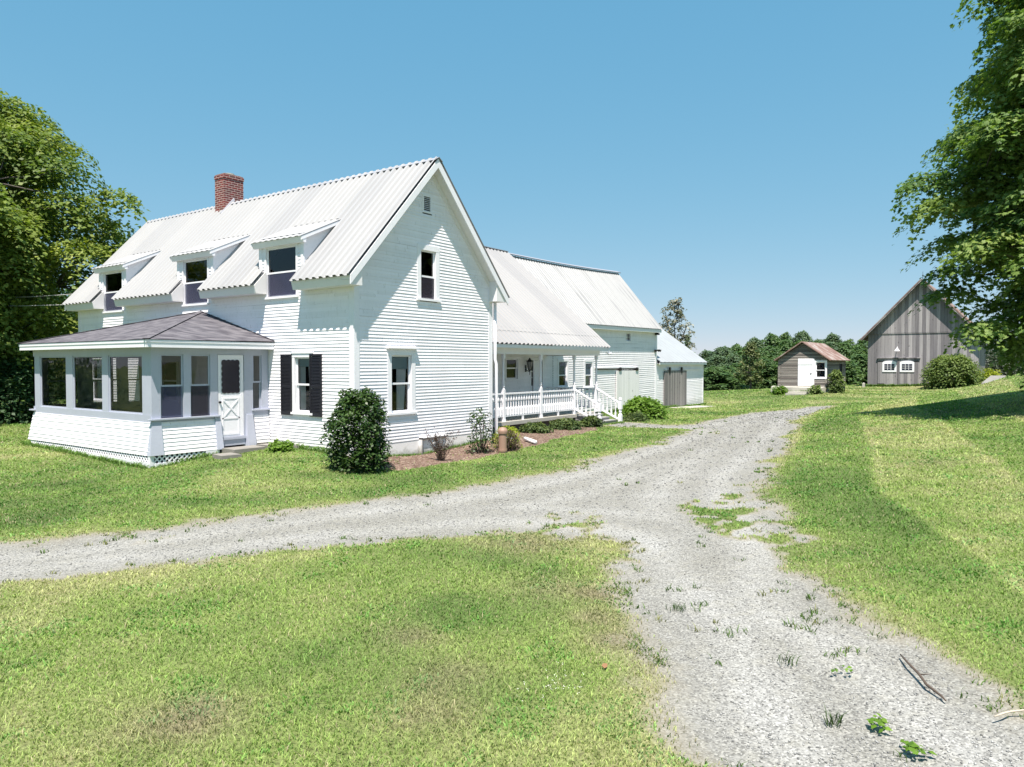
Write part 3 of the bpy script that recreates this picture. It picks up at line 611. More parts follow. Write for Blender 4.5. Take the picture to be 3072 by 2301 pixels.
# boxed eaves and rakes
b = MB()
for a,c in ((-OG+.04,2.12),(3.86,6.86),(8.5,12.46),(14.12,L+.12)):
    b.prism([(-.46,a,zf(-.46)-.03),(-.40,a,4.93),(-.023,a,4.93),(-.023,a,5.4),(-.05,a,zf(-.05)-.035)], (0,c-a,0))
b.prism([(W+.46,-OG+.04,zb(W+.46)-.03),(W+.40,-OG+.04,4.93),(W-.15,-OG+.04,4.93),(W-.15,-OG+.04,5.6)], (0,.36,0))
b.prism([(W+.46,-.0,zb(W+.46)-.03),(W+.40,-.0,4.93),(W+.02,-.0,4.93),(W+.02,-.0,5.5)], (0,L,0))
obj('eave_soffit', b, SOFFIT, house)
b = MB()
for x0,f in ((-OE+.03,zf),(W+OE-.03,zb)):
    for y in (-OG+.0, L+.12):
        b.hexa([(x0,y,f(x0)-.25),(x0,y+.035,f(x0)-.25),(x0,y+.035,f(x0)-.0),(x0,y,f(x0)-.0),(RX,y,RZ-.27),(RX,y+.035,RZ-.27),(RX,y+.035,RZ+.0),(RX,y,RZ+.0)])
obj('rake_board', b, WHITE, house)
b = MB()
for x0,f in ((-OE+.05,zf),(W+OE-.05,zb)):
    b.face([(x0,-OG+.036,f(x0)-.14),(RX,-OG+.036,RZ-.14),(RX,0.,RZ-.14),(x0,0.,f(x0)-.14)])
    x2 = max(min(x0,W-.02),.02)
    b.hexa([(x2,-.038,f(x2)-.33),(x2,-.001,f(x2)-.33),(x2,-.001,f(x2)-.145),(x2,-.038,f(x2)-.145),(RX,-.038,RZ-.36),(RX,-.001,RZ-.36),(RX,-.001,RZ-.145),(RX,-.038,RZ-.145)])
obj('rake_soffit', b, SOFFIT, house)
# dormers
for (a,c),(w0,w1),(y0,y1) in zip(DORM, DW, ((1.62,4.3),(6.1,8.86),(11.72,14.62))):
    y0, y1, F0 = a-.14, c+.20, -.22; d = MB(); Nd = Vector((-.47,0,1)).normalized()
    fx = lambda x: 6.50+.47*(x+.2)
    ribbed(d, lambda u,s,h: Vector((F0+(1.46-F0)*s, u, fx(F0+(1.46-F0)*s)))+Nd*h, y0, y1, sp=.285, h=.016, ns=1)
    dm = obj('dormer', d, ROOFW, house)
    t = MB(); t.prism([(F0+.03,y0+.02,fx(F0+.03)-.012),(F0+.10,y0+.02,6.33),(-.025,y0+.02,6.33),(-.025,y0+.02,fx(-.025)-.03),(1.33,y0+.02,fx(1.33)-.03),(1.36,y0+.02,fx(1.36)-.012)], (0,y1-y0-.04,0)); obj('dormer_fascia', t, WHITE, dm)
    t = MB()
    for y in (a, c-.02): t.prism([(0.0,y,zf(0)-.1),(0.,y,6.42),(0.,y,fx(0)-.03),(1.43,y,fx(1.43)-.03)], (0,.02,0))
    obj('dormer_cheek', t, WHITE, dm)
    for y in (y0+.01, y1-.045): t = MB(); t.hexa([(F0+.02,y,fx(F0+.02)-.12),(F0+.02,y+.035,fx(F0+.02)-.12),(F0+.02,y+.035,fx(F0+.02)-.012),(F0+.02,y,fx(F0+.02)-.012),(1.42,y,fx(1.42)-.12),(1.42,y+.035,fx(1.42)-.12),(1.42,y+.035,fx(1.42)-.012),(1.42,y,fx(1.42)-.012)]); obj('dormer_rake', t, WHITE, dm)
    t = MB(); t.box(.02,1.6,a+.02,c-.02,6.60,6.63); obj('dormer_ceiling', t, DARKIN, dm)
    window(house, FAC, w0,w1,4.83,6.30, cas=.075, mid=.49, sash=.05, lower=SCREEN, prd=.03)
# house windows
w = window(house, GAB, *gw[0], cas=.155, head=.19, cap=.135, mid=.5, blind=.24, lower=None, curt=((.45,1.0,.35),), dep=.045)
window(house, GAB, *gw[1], cas=.165, head=.13, mid=.46, dep=.04, lower=DKSCREEN)
window(house, FAC, *fwins[0], cas=.11, head=.10, cap=.06, mid=.5, blind=.17, curt=((.0,.45,.3),(.62,1.,-.2)), dep=.045)
window(house, FAC, *fwins[1], cas=.14, head=.12, mid=.5, curt=((.1,.9,0.),))
window(house, FAC, *inwin, cas=.13, mid=.5)
def shutter(fr, u0, u1, z0, z1, par):
    m = MB(); fr.box(m, u0,u0+.055,z0,z1,.03,.065); fr.box(m, u1-.055,u1,z0,z1,.03,.065); zz = z0+(z1-z0)*.47
    for c0,c1 in ((z0,z0+.12),(z1-.07,z1),(zz-.04,zz+.04)): fr.box(m, u0+.055,u1-.055,c0,c1,.03,.062)
    z = z0+.13
    while z < z1-.10:
        if not zz-.07 < z < zz+.02: m.hexa([fr.p(u0+.055,z,.058),fr.p(u1-.055,z,.058),fr.p(u1-.055,z+.006,.062),fr.p(u0+.055,z+.006,.062),fr.p(u0+.055,z+.034,.034),fr.p(u1-.055,z+.034,.034),fr.p(u1-.055,z+.04,.038),fr.p(u0+.055,z+.04,.038)])
        z += .042
    fr.box(m, u0+.05,u1-.05,z0+.05,z1-.05,.024,.030); obj('shutter', m, BLACKP, par)
for u0,u1 in ((1.32,1.84),(2.66,3.17),(13.5,13.97),(15.45,15.93)): shutter(FAC, u0,u1,1.28,3.09,house)
d = MB(); FAC.box(d, 5.2,6.2,.62,2.75,-.06,-.02); 
for a0,a1,c0,c1 in ((5.1,5.2,.6,2.85),(6.2,6.3,.6,2.85),(5.2,6.2,2.75,2.85)): FAC.box(d, a0,a1,c0,c1,0,.035)
obj('door', d, WHITE, house)
v = MB()
for a0,a1,c0,c1 in ((2.74,2.80,7.42,7.98),(3.10,3.16,7.42,7.98),(2.80,3.10,7.92,7.98),(2.80,3.10,7.42,7.47)): GAB.box(v, a0,a1,c0,c1,0,.03)
for k in range(8):
    z = 7.475+k*.056; v.hexa([GAB.p(2.8,z,.022),GAB.p(3.1,z,.022),GAB.p(3.1,z+.008,.025),GAB.p(2.8,z+.008,.025),GAB.p(2.8,z+.026,-.01),GAB.p(3.1,z+.026,-.01),GAB.p(3.1,z+.03,-.007),GAB.p(2.8,z+.03,-.007)])
vt = obj('attic_vent', v, WHITE, house); v = MB(); GAB.box(v, 2.79,3.11,7.43,7.97,-.06,-.05); obj('vent_backing', v, DARKIN, vt)
# inside
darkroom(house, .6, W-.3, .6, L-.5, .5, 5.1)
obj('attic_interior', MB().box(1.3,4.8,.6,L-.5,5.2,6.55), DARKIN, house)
# chimney
b = MB(); b.box(2.68,3.52,10.24,10.86,8.2,10.15); b.box(2.66,3.54,10.22,10.88,9.98,10.11)
ch = obj('chimney', b, BRICK, house)
b = MB(); b.lathe(3.1,10.55,[(.2,10.15),(.2,10.24),(.17,10.24),(.17,10.16)],14); b.box(2.74,3.46,10.3,10.8,10.15,10.185); obj('chimney_crown', b, CONC, ch)
b = MB()
for x0,x1 in ((2.5,3.08),): b.hexa([(x0,10.16,zf(x0)+.06),(x1,10.16,zf(x1)+.06),(x1,10.235,zf(x1)+.06),(x0,10.235,zf(x0)+.06),(x0,10.2,zf(x0)+.16),(x1,10.2,zf(x1)+.2),(x1,10.238,zf(x1)+.2),(x0,10.238,zf(x0)+.16)])
obj('chimney_flashing', b, RIDGE, ch)
# downspout at the back corner of the gable
b = MB(); b.tube([(6.33,-.07,5.05),(6.33,-.07,2.95),(6.36,-.10,2.8),(6.36,-.10,.42),(6.42,-.16,.26),(6.62,-.34,.20),(6.8,-.5,.19)], .055, 8); obj('downspout', b, WHITE, house, True)
b = MB(); b.tube([(6.78,-1.02,.24),(6.3,-1.78,.20)], .065, 8); tag(obj('drain_pipe', b, WHITE, None, True, (6.5,-1.4,.15)), 'short white drain pipe lying on the mulch beside the yellow-green shrub', 'drain pipe')
# ------------------------------------------------------------------ sunroom (part of the house)
SX, SY0, SY1 = -3.65, 3.82, 11.15
SF = Fr((SX,0,0),(0,1,0),(-1,0,0)); SR = Fr((0,SY0,0),(1,0,0),(0,-1,0)); SLf = Fr((0,SY1,0),(1,0,0),(0,1,0))
b = MB()
for a0,a1 in ((SY0+.0,4.30),(6.18,6.54),(8.39,8.83),(10.68,SY1)): SF.box(b, a0,a1,1.44,3.04,-.09,0)
SF.box(b, SY0,SY1,3.04,3.26,-.09,.004); SF.box(b, SY0,SY1,1.23,1.44,-.09,.006)
for a0,a1 in ((SX+.09,-3.40),(-2.75,-2.55),(-1.95,-1.72)): SR.box(b, a0,a1,1.30,3.07,-.09,.0)
SR.box(b, -.86,-.57,.30,3.09,-.09,.002); SR.box(b, -.26,-.025,1.30,3.09,-.09,.0); SR.box(b, SX+.002,-.025,3.07,3.26,-.09,.005); SR.box(b, SX+.09,-1.72,1.23,1.30,-.09,.004); SR.box(b, -.57,-.025,1.26,1.42,-.09,.003)
SR.box(b, -1.74,-1.72,.64,1.30,-.09,.004)
for a0,a1 in ((SX,-3.3),(-2.3,-1.9),(-1.0,-.7),(-.2,-.03)): SLf.box(b, a0,a1,1.42,3.05,-.09,0)
SLf.box(b, SX,-.03,3.05,3.26,-.09,.004); SLf.box(b, SX,-.03,1.23,1.42,-.09,.004)
obj('sunroom_frame', b, GREYBLUE, house)
b = MB(); SR.box(b, SX-.12,-1.70,1.295,1.335,-.03,.10); SF.box(b, 11.0,11.3,1.30,1.34,-.02,.09); SR.box(b, -.62,.0,1.40,1.44,-.02,.07); obj('sunroom_sill', b, GREYBLUE, house)
for a0,a1 in ((4.30,6.18),(6.54,8.39),(8.83,10.68)):
    b = MB()
    for q in ((a0,a0+.05,1.44,3.04),(a1-.05,a1,1.44,3.04),(a0+.05,a1-.05,1.44,1.48),(a0+.05,a1-.05,3.0,3.04)): SF.box(b, *q,-.06,-.03)
    w = obj('sunroom_window', b, GREYBLUE, house)
    obj('pane', pane_face(SF,a0+.04,a1-.04,1.47,3.01,-.045), PORCHGL, w)
def dhung(fr, a0,a1,z0,z1, lower):
    b = MB(); zm = (z0+z1)/2
    for (c0,c1,d) in ((zm-.02,z1,-.03),(z0,zm+.03,-.06)):
        for q in ((a0,a0+.05,c0,c1),(a1-.05,a1,c0,c1),(a0+.05,a1-.05,c1-.045,c1),(a0+.05,a1-.05,c0,c0+.05)): fr.box(b, *q,d-.03,d)
    w = obj('sunroom_window', b, GREYBLUE, house)
    for c0,c1,d,m,n in ((zm,z1,-.045,PORCHGL,'pane'),(z0,zm,-.075,PORCHGL,'pane'),(z0,zm-.02,-.022,lower,'insect_screen')):
        if m: obj(n, pane_face(fr,a0+.04,a1-.04,c0,c1,d), m, w)
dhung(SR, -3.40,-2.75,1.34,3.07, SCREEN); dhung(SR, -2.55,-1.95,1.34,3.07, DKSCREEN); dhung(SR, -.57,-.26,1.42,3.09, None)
for a0,a1 in ((-3.3,-2.3),(-1.9,-1.0),(-.7,-.2)): dhung(SLf, a0,a1,1.42,3.05, None)
flare = lambda z: .13*max(0,(1.24-z))/.87
b = MB(); clap(b, SF, .37,1.23, lambda z: (SY0-.01-flare(z),SY1+flare(z)), e=.107, dfun=flare); clap(b, SR, .37,1.23, lambda z: (-3.45,-1.80), e=.107, dfun=flare)
clap(b, SR, .42,1.26, lambda z: (-.55+.05*(1.26-z),-.03), e=.107, dfun=lambda z: flare(z)*.5); clap(b, SLf, .37,1.23, lambda z: (SX-flare(z),-.03), e=.107, dfun=flare); obj('sunroom_apron', b, CLAP, house)
b = MB()
def pil(u0,u1,z0,z1,k=1.,w=0.): b.hexa([SR.p(u0-w,z0,0),SR.p(u1+w,z0,0),SR.p(u1+w,z0,flare(z0)*k+.05),SR.p(u0-w,z0,flare(z0)*k+.05),SR.p(u0,z1,0),SR.p(u1,z1,0),SR.p(u1,z1,.045),SR.p(u0,z1,.045)])
pil(SX+.0,-3.42,.37,1.29); b.hexa([SR.p(SX-.15,.37,.0),SR.p(SX+.0,.37,0),SR.p(SX+.0,.37,.18),SR.p(SX-.15,.37,.18),SR.p(SX-.02,1.29,0),SR.p(SX,1.29,0),SR.p(SX,1.29,.045),SR.p(SX-.02,1.29,.045)])
pil(-1.84,-1.68,.36,1.29,1.1,.02); pil(-.80,-.60,.30,1.3,.8,.05); obj('sunroom_pilaster', b, GREYBLUE, house)
b = MB()
SF.box(b, SY0-.13,SY1+.12,-.4,.19,-.02,.145); SR.box(b, SX+.002,-2.2,-.4,.16,-.02,.145); SR.box(b, -2.2,-1.78,-.4,.366,-.02,.15); obj('sunroom_skirt', b, WHITE, house)
b = MB()
def lattice(fr, u0, u1, z0, z1, d):
    h = z1-z0; u = u0-h
    while u < u1+h:
        for s in (1,-1):
            pa, pb = (u, z0), (u+h, z1)
            if s < 0: pa, pb = (u, z1), (u+h, z0)
            if pa[0] > u0 and pb[0] < u1: b.beam(fr.p(pa[0],pa[1],d+.005*s), fr.p(pb[0],pb[1],d+.005*s), .009, .036, up=fr.n.cross(Vector((0,0,1)))*0+Vector((0,0,1)))
        u += .14
lattice(SF, SY0-.13, SY1+.1, .19,.37,.125); lattice(SR, SX-.12,-2.2,.16,.37,.125); b.box(SX-.14,SX-.04,SY0-.14,SY0-.04,.1,.37); b.box(SX-.10,SX-.0,SY0-.10,SY0-.0,.1,.36); obj('lattice', b, WHITE, house)
b = MB(); b.box(SX+.03,-.02,SY0+.04,SY1-.04,-.2,.36); obj('crawlspace', b, DARKIN, house)
b = MB(); b.box(SX+.05,-.02,SY0+.05,SY1-.05,.55,.62); obj('sunroom_floor', b, STEPG, house)
b = MB(); b.box(SX+.05,-.02,SY0+.05,SY1-.05,3.27,3.30); obj('sunroom_ceiling', b, WHITE, house)
# storm door
d = MB(); SR.box(d, -1.70,-1.62,.68,3.06,-.05,-.01); SR.box(d, -.98,-.88,.68,3.06,-.05,-.01); SR.box(d, -1.62,-.98,2.96,3.06,-.05,-.01); SR.box(d, -1.62,-.98,.68,1.9,-.05,-.012)
for q in ((-1.58,-1.02,.74,.80),(-1.58,-1.02,1.2,1.24),(-1.58,-1.02,1.78,1.82),(-1.58,-1.54,.8,1.78),(-1.06,-1.02,.8,1.78)): SR.box(d, *q,-.012,.0)
d.beam(SR.p(-1.54,1.26,-.006),SR.p(-1.06,1.76,-.006),.016,.04,up=(0,0,1)); d.beam(SR.p(-1.54,1.76,-.004),SR.p(-1.06,1.26,-.004),.016,.04,up=(0,0,1))
dr = obj('storm_door', d, WHITE, house, origin=None)
pts = []; u0,u1,z0,z1 = -1.61,-.99,1.93,2.94
def scal(p, q, n):
    out = []
    for i in range(n):
        for t in (0,.25,.5,.75):
            f = (i+t)/n; bu = .022*math.sin(math.pi*t); dx, dz = q[0]-p[0], q[1]-p[1]; L_ = math.hypot(dx,dz); out.append((p[0]+dx*f+dz/L_*bu, p[1]+dz*f-dx/L_*bu))
    return out
e = .035
ring = scal((u0+e,z0+e),(u1-e,z0+e),4)+scal((u1-e,z0+e),(u1-e,z1-e),6)+scal((u1-e,z1-e),(u0+e,z1-e),4)+scal((u0+e,z1-e),(u0+e,z0+e),6)
g = MB(); g.face([SR.p(u,z,-.004) for u,z in ring]); obj('door_glass', g, nmat('dark_door_glass', (.030,.024,.034), .25, .5)[0], dr)
g = MB(); SR.box(g, -1.62,-.98,1.9,2.96,-.045,-.02); obj('door_panel', g, WHITE, dr)
g = MB(); g.tube([SR.p(-1.66,1.70,-.01),SR.p(-1.66,1.70,.05)], [.035,.03], 8); obj('door_knob', g, IRON, dr)
b = MB(); SR.box(b, -1.72,-.86,.60,.67,-.1,.05); SR.box(b, -1.66,-.86,.42,.60,-.1,.02); obj('door_threshold', b, GREYBLUE, house)
# sunroom roof
e0, e1, ex, ez, ap = 3.5, 11.47, -3.96, 3.45, (0,7.48,4.55)
b = MB(); b.face([(ex,e0,ez),(0,e0,ez+.03),ap]); b.face([(ex,e1,ez),(ex,e0,ez),ap]); b.face([(0,e1,ez+.03),(ex,e1,ez),ap]); sr = obj('sunroom_roof', b, SHING, house)
b = MB(); b.box(ex+.03,ex+.06,e0+.03,e1-.03,3.24,3.42); b.box(ex+.015,ex+.03,e0+.015,e1-.015,3.36,3.435); b.box(ex+.06,-.024,e0+.03,e0+.06,3.24,3.425); b.box(ex+.03,-.024,e0+.015,e0+.03,3.375,3.44); b.box(ex+.06,-.024,e1-.06,e1-.03,3.24,3.42); obj('fascia', b, WHITE, sr)
b = MB(); b.box(ex+.06,-.024,e0+.06,e1-.06,3.255,3.265); obj('soffit', b, SOFFIT, sr)
b = MB()
for p in ((ex,e0,ez+.012),(ex,e1,ez+.012)): b.beam(p, (0,7.48,4.562), .16, .014)
b.beam((-.012,e0,ez+.05),(-.012,7.48,4.575),.05,.03); obj('hip_cap', b, SHING, sr)
# ================================================================== porch wing
wing = thing('porch_wing', (10,1.4,0), 'white single-storey wing with a long metal roof sweeping down over a balustraded porch', 'house wing')
EF = Fr((0,4.2,0),(1,0,0),(0,-1,0)); WX1 = 16.7
pw_, pd_ = (12.80,13.70,2.12,3.03), (15.02,15.74,.60,2.98); sidl = (14.78,14.96,1.78,2.78)
b = MB(); clap(b, EF, .58,3.6, lambda z: (6.25,WX1), [hole(*pw_),hole(14.76,15.76,.5,3.0,.02)], e=.105); obj('wall', b, CLAPOLD, wing)
b = MB(); b.face([(WX1-.02,4.2,0),(WX1-.02,10,0),(WX1-.02,10,6.),(WX1-.02,7.05,8.4),(WX1-.02,4.2,6.0)]); b.face([(6.2,10,0),(WX1,10,0),(WX1,10,6.),(6.2,10,6.)]); obj('wall', b, CLAPOLD, wing)
window(wing, EF, *pw_, cas=.10, mid=.53, sill=True); b = MB(); EF.box(b, *pd_,-.05,-.01)
for q in ((14.70,14.78,.55,3.08),(15.76,15.86,.55,3.08),(14.78,15.76,3.0,3.08),(14.96,15.02,.55,3.0)): EF.box(b, *q,0,.04)
EF.box(b, 14.78,14.96,.58,1.76,-.04,-.02); EF.box(b, 14.78,14.96,2.8,3.0,-.04,-.02)
for q in ((15.1,15.36,.75,1.6),(15.42,15.66,.75,1.6),(15.1,15.36,1.75,2.8),(15.42,15.66,1.75,2.8)): EF.box(b, *q,-.01,.0)
pdr = obj('porch_door', b, WHITE, wing); g = MB(); EF.box(g, *sidl,-.05,-.04); obj('side_light', g, nmat('dark_glass', (.02,.02,.025), .1, .5)[0], pdr)
g = MB(); EF.box(g, 14.77,14.97,2.13,2.16,-.04,-.01); EF.box(g, 14.77,14.97,2.42,2.45,-.04,-.01); obj('side_light_bars', g, WHITE, pdr)
# lantern
g = MB(); lx, ly, lz = 14.33, 3.95, 2.45
g.lathe(lx,ly,[(.03,lz+.02),(.07,lz+.06),(.075,lz+.09)],6); g.lathe(lx,ly,[(.15,lz+.45),(.16,lz+.47),(.05,lz+.58),(.02,lz+.64)],6)
for i in range(6):
    a = i*math.pi/3; g.tube([(lx+.075*math.cos(a),ly+.075*math.sin(a),lz+.09),(lx+.14*math.cos(a),ly+.14*math.sin(a),lz+.45)],.009,4)
g.tube([(lx,4.19,lz+.15),(lx,4.1,lz+.05),(lx,ly,lz-.02)],.016,6); g.box(lx-.05,lx+.05,4.16,4.195,lz-.02,lz+.3); g.tube([(lx,ly,lz-.16),(lx,ly,lz+.03)],[.012,.022],6)
ln = obj('wall_lantern', g, IRON, wing); g = MB(); g.lathe(lx,ly,[(.068,lz+.09),(.132,lz+.45)],6); obj('lantern_glass', g, LAMPG, ln)
# roof
Ez_, Ey, Ry, Rz = 3.56, 1.0, 7.05, 8.55; sl = (Rz-Ez_)/(Ry-Ey); Nw = Vector((0,-sl,1)).normalized()
def wroof(y0, y1, lift=0.): return lambda u,s,h: Vector((u, y0+(y1-y0)*s, Ez_+sl*(y0+(y1-y0)*s-Ey)+.018*max(0,15.2-u)*((y0+(y1-y0)*s-Ey)/(Ry-Ey))))+Nw*(h+.02+lift)
rf = MB(); ribbed(rf, wroof(Ey, 1.62, -.012), 5.9, WX1, ns=1); ribbed(rf, wroof(1.58, Ry), 3.3, WX1)
rf.face([(3.3,Ry,Rz+.2),(15.2,Ry,Rz),(WX1,Ry,Rz),(WX1,10.6,5.5),(3.3,10.6,5.5)]); rfo = obj('roof', rf, ROOFX, wing)
b = MB(); b.beam((6.3,1.6,Ez_+sl*.6+.045),(WX1-.1,1.6,Ez_+sl*.6+.045),.02,.035); b.beam((6.3,1.78,Ez_+sl*.78+.05),(WX1-.1,1.78,Ez_+sl*.78+.05),.012,.02); obj('snow_guard', b, ROOFS, rfo)
b = MB(); b.beam((12,Ry-.06,Rz+.05+.06),(15.2,Ry-.06,Rz+.05),.16,.03); b.beam((15.2,Ry-.06,Rz+.05),(WX1+.02,Ry-.06,Rz+.05),.16,.03); obj('ridge_cap', b, RIDGE, rfo)
b = MB(); b.box(5.9,WX1-.03,Ey+.03,Ey+.06,3.42,3.555); b.box(6.2,WX1-.1,Ey+.06,1.30,3.43,3.445); obj('fascia', b, WHITE, wing)
b = MB(); b.hexa([(WX1-.04,Ey+.02,3.38),(WX1-.01,Ey+.02,3.38),(WX1-.01,Ey+.02,3.56),(WX1-.04,Ey+.02,3.56),(WX1-.04,Ry,Rz-.2),(WX1-.01,Ry,Rz-.2),(WX1-.01,Ry,Rz),(WX1-.04,Ry,Rz)]); obj('rake_board', b, WHITE, wing)
b = MB(); b.box(6.22,16.25,1.30,1.46,3.19,3.44); b.box(16.09,16.25,1.46,4.17,3.19,3.44); obj('porch_beam', b, WHITE, wing)
b = MB(); b.box(6.22,16.2,1.46,4.17,3.40,3.42); obj('porch_ceiling', b, SOFFIT, wing)
b = MB(); b.box(6.22,14.05,1.22,4.2,.44,.58); b.box(14.05,16.3,1.42,4.2,.44,.58); obj('porch_slab', b, CONC, wing)
b = MB(); b.box(6.22,14.0,1.40,4.1,-.3,.44); b.box(14.0,16.2,1.6,4.1,-.3,.44); obj('porch_base', b, DARKST, wing)
PY = 1.40
def post(x): 
    g = MB(); g.box(x-.062,x+.062,PY-.062,PY+.062,.58,1.82); g.box(x-.062,x+.062,PY-.062,PY+.062,3.02,3.19); g.box(x-.075,x+.075,PY-.075,PY+.075,.58,.66)
    g.lathe(x,PY,[(.062,1.82),(.045,1.88),(.062,1.93),(.05,1.97),(.045,2.9),(.06,2.94),(.045,2.98),(.062,3.02)],12,a0=.2); obj('porch_post', g, WHITE, wing)
PX = (8.8,11.4,14.1,16.1)
for x in PX: post(x)
BAL = None
def baluster_mesh(h, z0):
    g = MB(); p = [(.0,.040),(.34,.040),(.39,.022),(.62,.030),(.66,.040),(.70,.026),(1.,.030)]
    return p
def railing(x0,x1,zt,zb_,y=PY, along='x', gap=.17):
    global BAL
    g = MB()
    if along == 'x': g.box(x0,x1,y-.04,y+.04,zt-.06,zt); g.box(x0,x1,y-.035,y+.035,zb_,zb_+.07)
    else: g.box(y-.04,y+.04,x0,x1,zt-.06,zt); g.box(y-.035,y+.035,x0,x1,zb_,zb_+.07)
    if along == 'x' and x1-x0 > 1.6: g.box((x0+x1)/2-.05,(x0+x1)/2+.05,y-.03,y+.03,.58,zb_)
    r = obj('railing', g, WHITE, wing); n = max(1, int((x1-x0)/gap)); off = rootloc(wing)
    for i in range(n):
        u = x0+(x1-x0)*(i+.5)/n
        if BAL is None:
            q = MB(); hh = zt-.06-zb_-.07; z = zb_+.07
            q.lathe(0,0,[(.062,z),(.062,z+hh*.30),(.028,z+hh*.40),(.024,z+hh*.62),(.05,z+hh*.70),(.05,z+hh*.78),(.03,z+hh*.84),(.03,z+hh)],4,a0=math.pi/4)
            me = bpy.data.meshes.new('baluster'); me.from_pydata(q.v, [], q.f); me.materials.append(WHITE); BAL = me
        o = link('baluster', BAL, r); o.location = ((u if along == 'x' else y)-off[0], (y if along == 'x' else u)-off[1], -off[2])
railing(6.28,8.74,1.68,.76); railing(8.86,11.34,1.68,.76); railing(11.46,14.04,1.68,.76); railing(1.46,4.15,1.68,.76,16.1,'y',.2)
# steps, newels, stair rails
b = MB()
for i in range(3): b.box(14.2,15.98,1.36-.36*(i+1),1.44-.36*i,-.2,.58-.115*(i+1)); b.box(14.17,16.01,1.33-.36*(i+1),1.40-.36*i,.58-.115*(i+1),.61-.115*(i+1))
obj('porch_steps', b, STEPG, wing)
for x in (14.1,16.05):
    ny = .12; g = MB(); g.box(x-.075,x+.075,ny-.075,ny+.075,-.1,.50); g.lathe(x,ny,[(.075,.50),(.05,.56),(.07,.62),(.055,.7),(.075,.74)],10); g.box(x-.075,x+.075,ny-.075,ny+.075,.74,1.08); g.lathe(x,ny,[(.05,1.08),(.04,1.11),(.075,1.16),(.08,1.20),(.05,1.26),(.0,1.28)],12); obj('newel_post', g, WHITE, wing)
    g = MB(); g.beam((x,PY-.06,1.66),(x,ny+.07,1.04),.07,.06); g.beam((x,PY-.06,.80),(x,ny+.07,.28),.06,.07); r = obj('stair_railing', g, WHITE, wing)
    for i in range(5):
        f = (i+.6)/5.4; y = PY-.06-(PY-.13-ny)*f; za, zt = .80-.52*f+.03, 1.66-.62*f-.03
        q = MB(); q.lathe(x,y,[(.045,za),(.045,za+.16),(.024,za+.24),(.024,zt-.2),(.035,zt-.14),(.028,zt)],4,a0=math.pi/4); obj('baluster', q, WHITE, r)
g = MB(); g.box(16.62,16.78,1.05,1.2,3.30,3.34); g.tube([(16.7,1.12,3.32),(16.72,1.0,3.26)],.05,8); g.tube([(16.75,1.12,3.32),(16.86,1.02,3.28)],.05,8); obj('floodlight', g, WHITE, wing)
darkroom(wing, 6.6,16.2,4.75,9.5,.5,3.3)
SKYREFL = glassm('painted_sky_glass', .6, .06, (.10,.15,.25), .55)  # blue diffuse paints a sky reflection into the barn window panes
# ================================================================== attached barn
barn = thing('attached_barn', (23,5,0), 'white clapboard carriage barn with stained metal roof and sliding white door, behind the porch', 'barn')
BX0, BX1 = 16.7, 28.85; DT = lambda u: .016*(u-17)-.12
bw = [(17.26,18.06,1.66,2.94),(19.90,20.64,1.57,2.92),(24.66,25.22,4.15,4.60)]
b = MB(); clap(b, EF, .44,4.95, lambda z: (BX0+.03,BX1-.2), [hole(*q) for q in bw]+[(23.4,26.2,.3,2.4)], e=.118, wob=.012, tilt=lambda u: .018*(u-25)); obj('wall', b, CLAPOLD, barn)
b = MB(); b.face([(BX1,4.2,-.5),(BX1,10,-.5),(BX1,10,5.2),(BX1,7,8.5),(BX1,4.2,5.)]); b.face([(BX0,10,-.5),(BX1,10,-.5),(BX1,10,5.2),(BX0,10,5.2)]); obj('wall', b, CLAPOLD, barn)
b = MB(); EF.box(b, BX0,BX1+.02,-.6,.44,-.4,.01); obj('foundation', b, FOUND, barn)
b = MB(); EF.box(b, BX1-.22,BX1+.03,.2,4.9,0,.04); b.box(BX1,BX1+.035,4.2,4.4,.2,4.9); obj('corner_board', b, WHITE, barn)
def broof(u,s,h):
    t = (u-17)/12; ze = 4.87+.10*t; zr = 8.42+.28*t-.07*math.sin(math.pi*min(1,max(0,t))); y = 3.87+(7.0-3.87)*s; n = Vector((0,-1.15,1)).normalized()
    return Vector((u,y,ze+(zr-ze)*s))+n*(h+.02)
rf = MB(); ribbed(rf, broof, BX0+.02, 29.02, sp=.25, h=.026); u = BX0
while u < 29: rf.face([broof(u,1,0),broof(min(u+2,29.02),1,0),(min(u+2,29.02),10.3,4.9),(u,10.3,4.9)]); u += 2
brf = obj('roof', rf, ROOFB, barn)
b = MB(); q = [broof(u,1,.05)+Vector((0,.02,.05)) for u in (BX0,19,21,23,25,27,29.05)]
for p0,p1 in zip(q,q[1:]): b.beam(p0,p1,.30,.05,up=(0,-.4,1))
obj('ridge_cap', b, RIDGE, brf)
b = MB(); b.hexa([(BX0+.05,3.90,4.66),(BX1+.1,3.90,4.76),(BX1+.1,4.19,4.76),(BX0+.05,4.19,4.66),(BX0+.05,3.90,4.86),(BX1+.1,3.90,4.96),(BX1+.1,4.19,5.1),(BX0+.05,4.19,5.1)]); obj('eave_soffit', b, WHITE, barn)
window(barn, EF, *bw[0], cas=.13, mid=.44, dep=.03, sill=True, upper=SKYREFL, curt=((.1,.35,0.),)); window(barn, EF, *bw[1], cas=.13, mid=.46, dep=.03, upper=SKYREFL, curt=((.3,.95,0.),))
w = window(barn, EF, *bw[2], cas=.07, mid=0, sash=.03, sill=False); g = MB(); EF.box(g, 24.925,24.955,4.15,4.60,-.05,-.03); EF.box(g, 24.66,25.22,4.36,4.385,-.05,-.03); obj('glazing_bars', g, SOFFIT, w)
b = MB(); EF.box(b, 23.33,26.2,.30,2.42,.06,.11); sd_ = obj('sliding_door', b, WDOOR, barn)
b = MB()
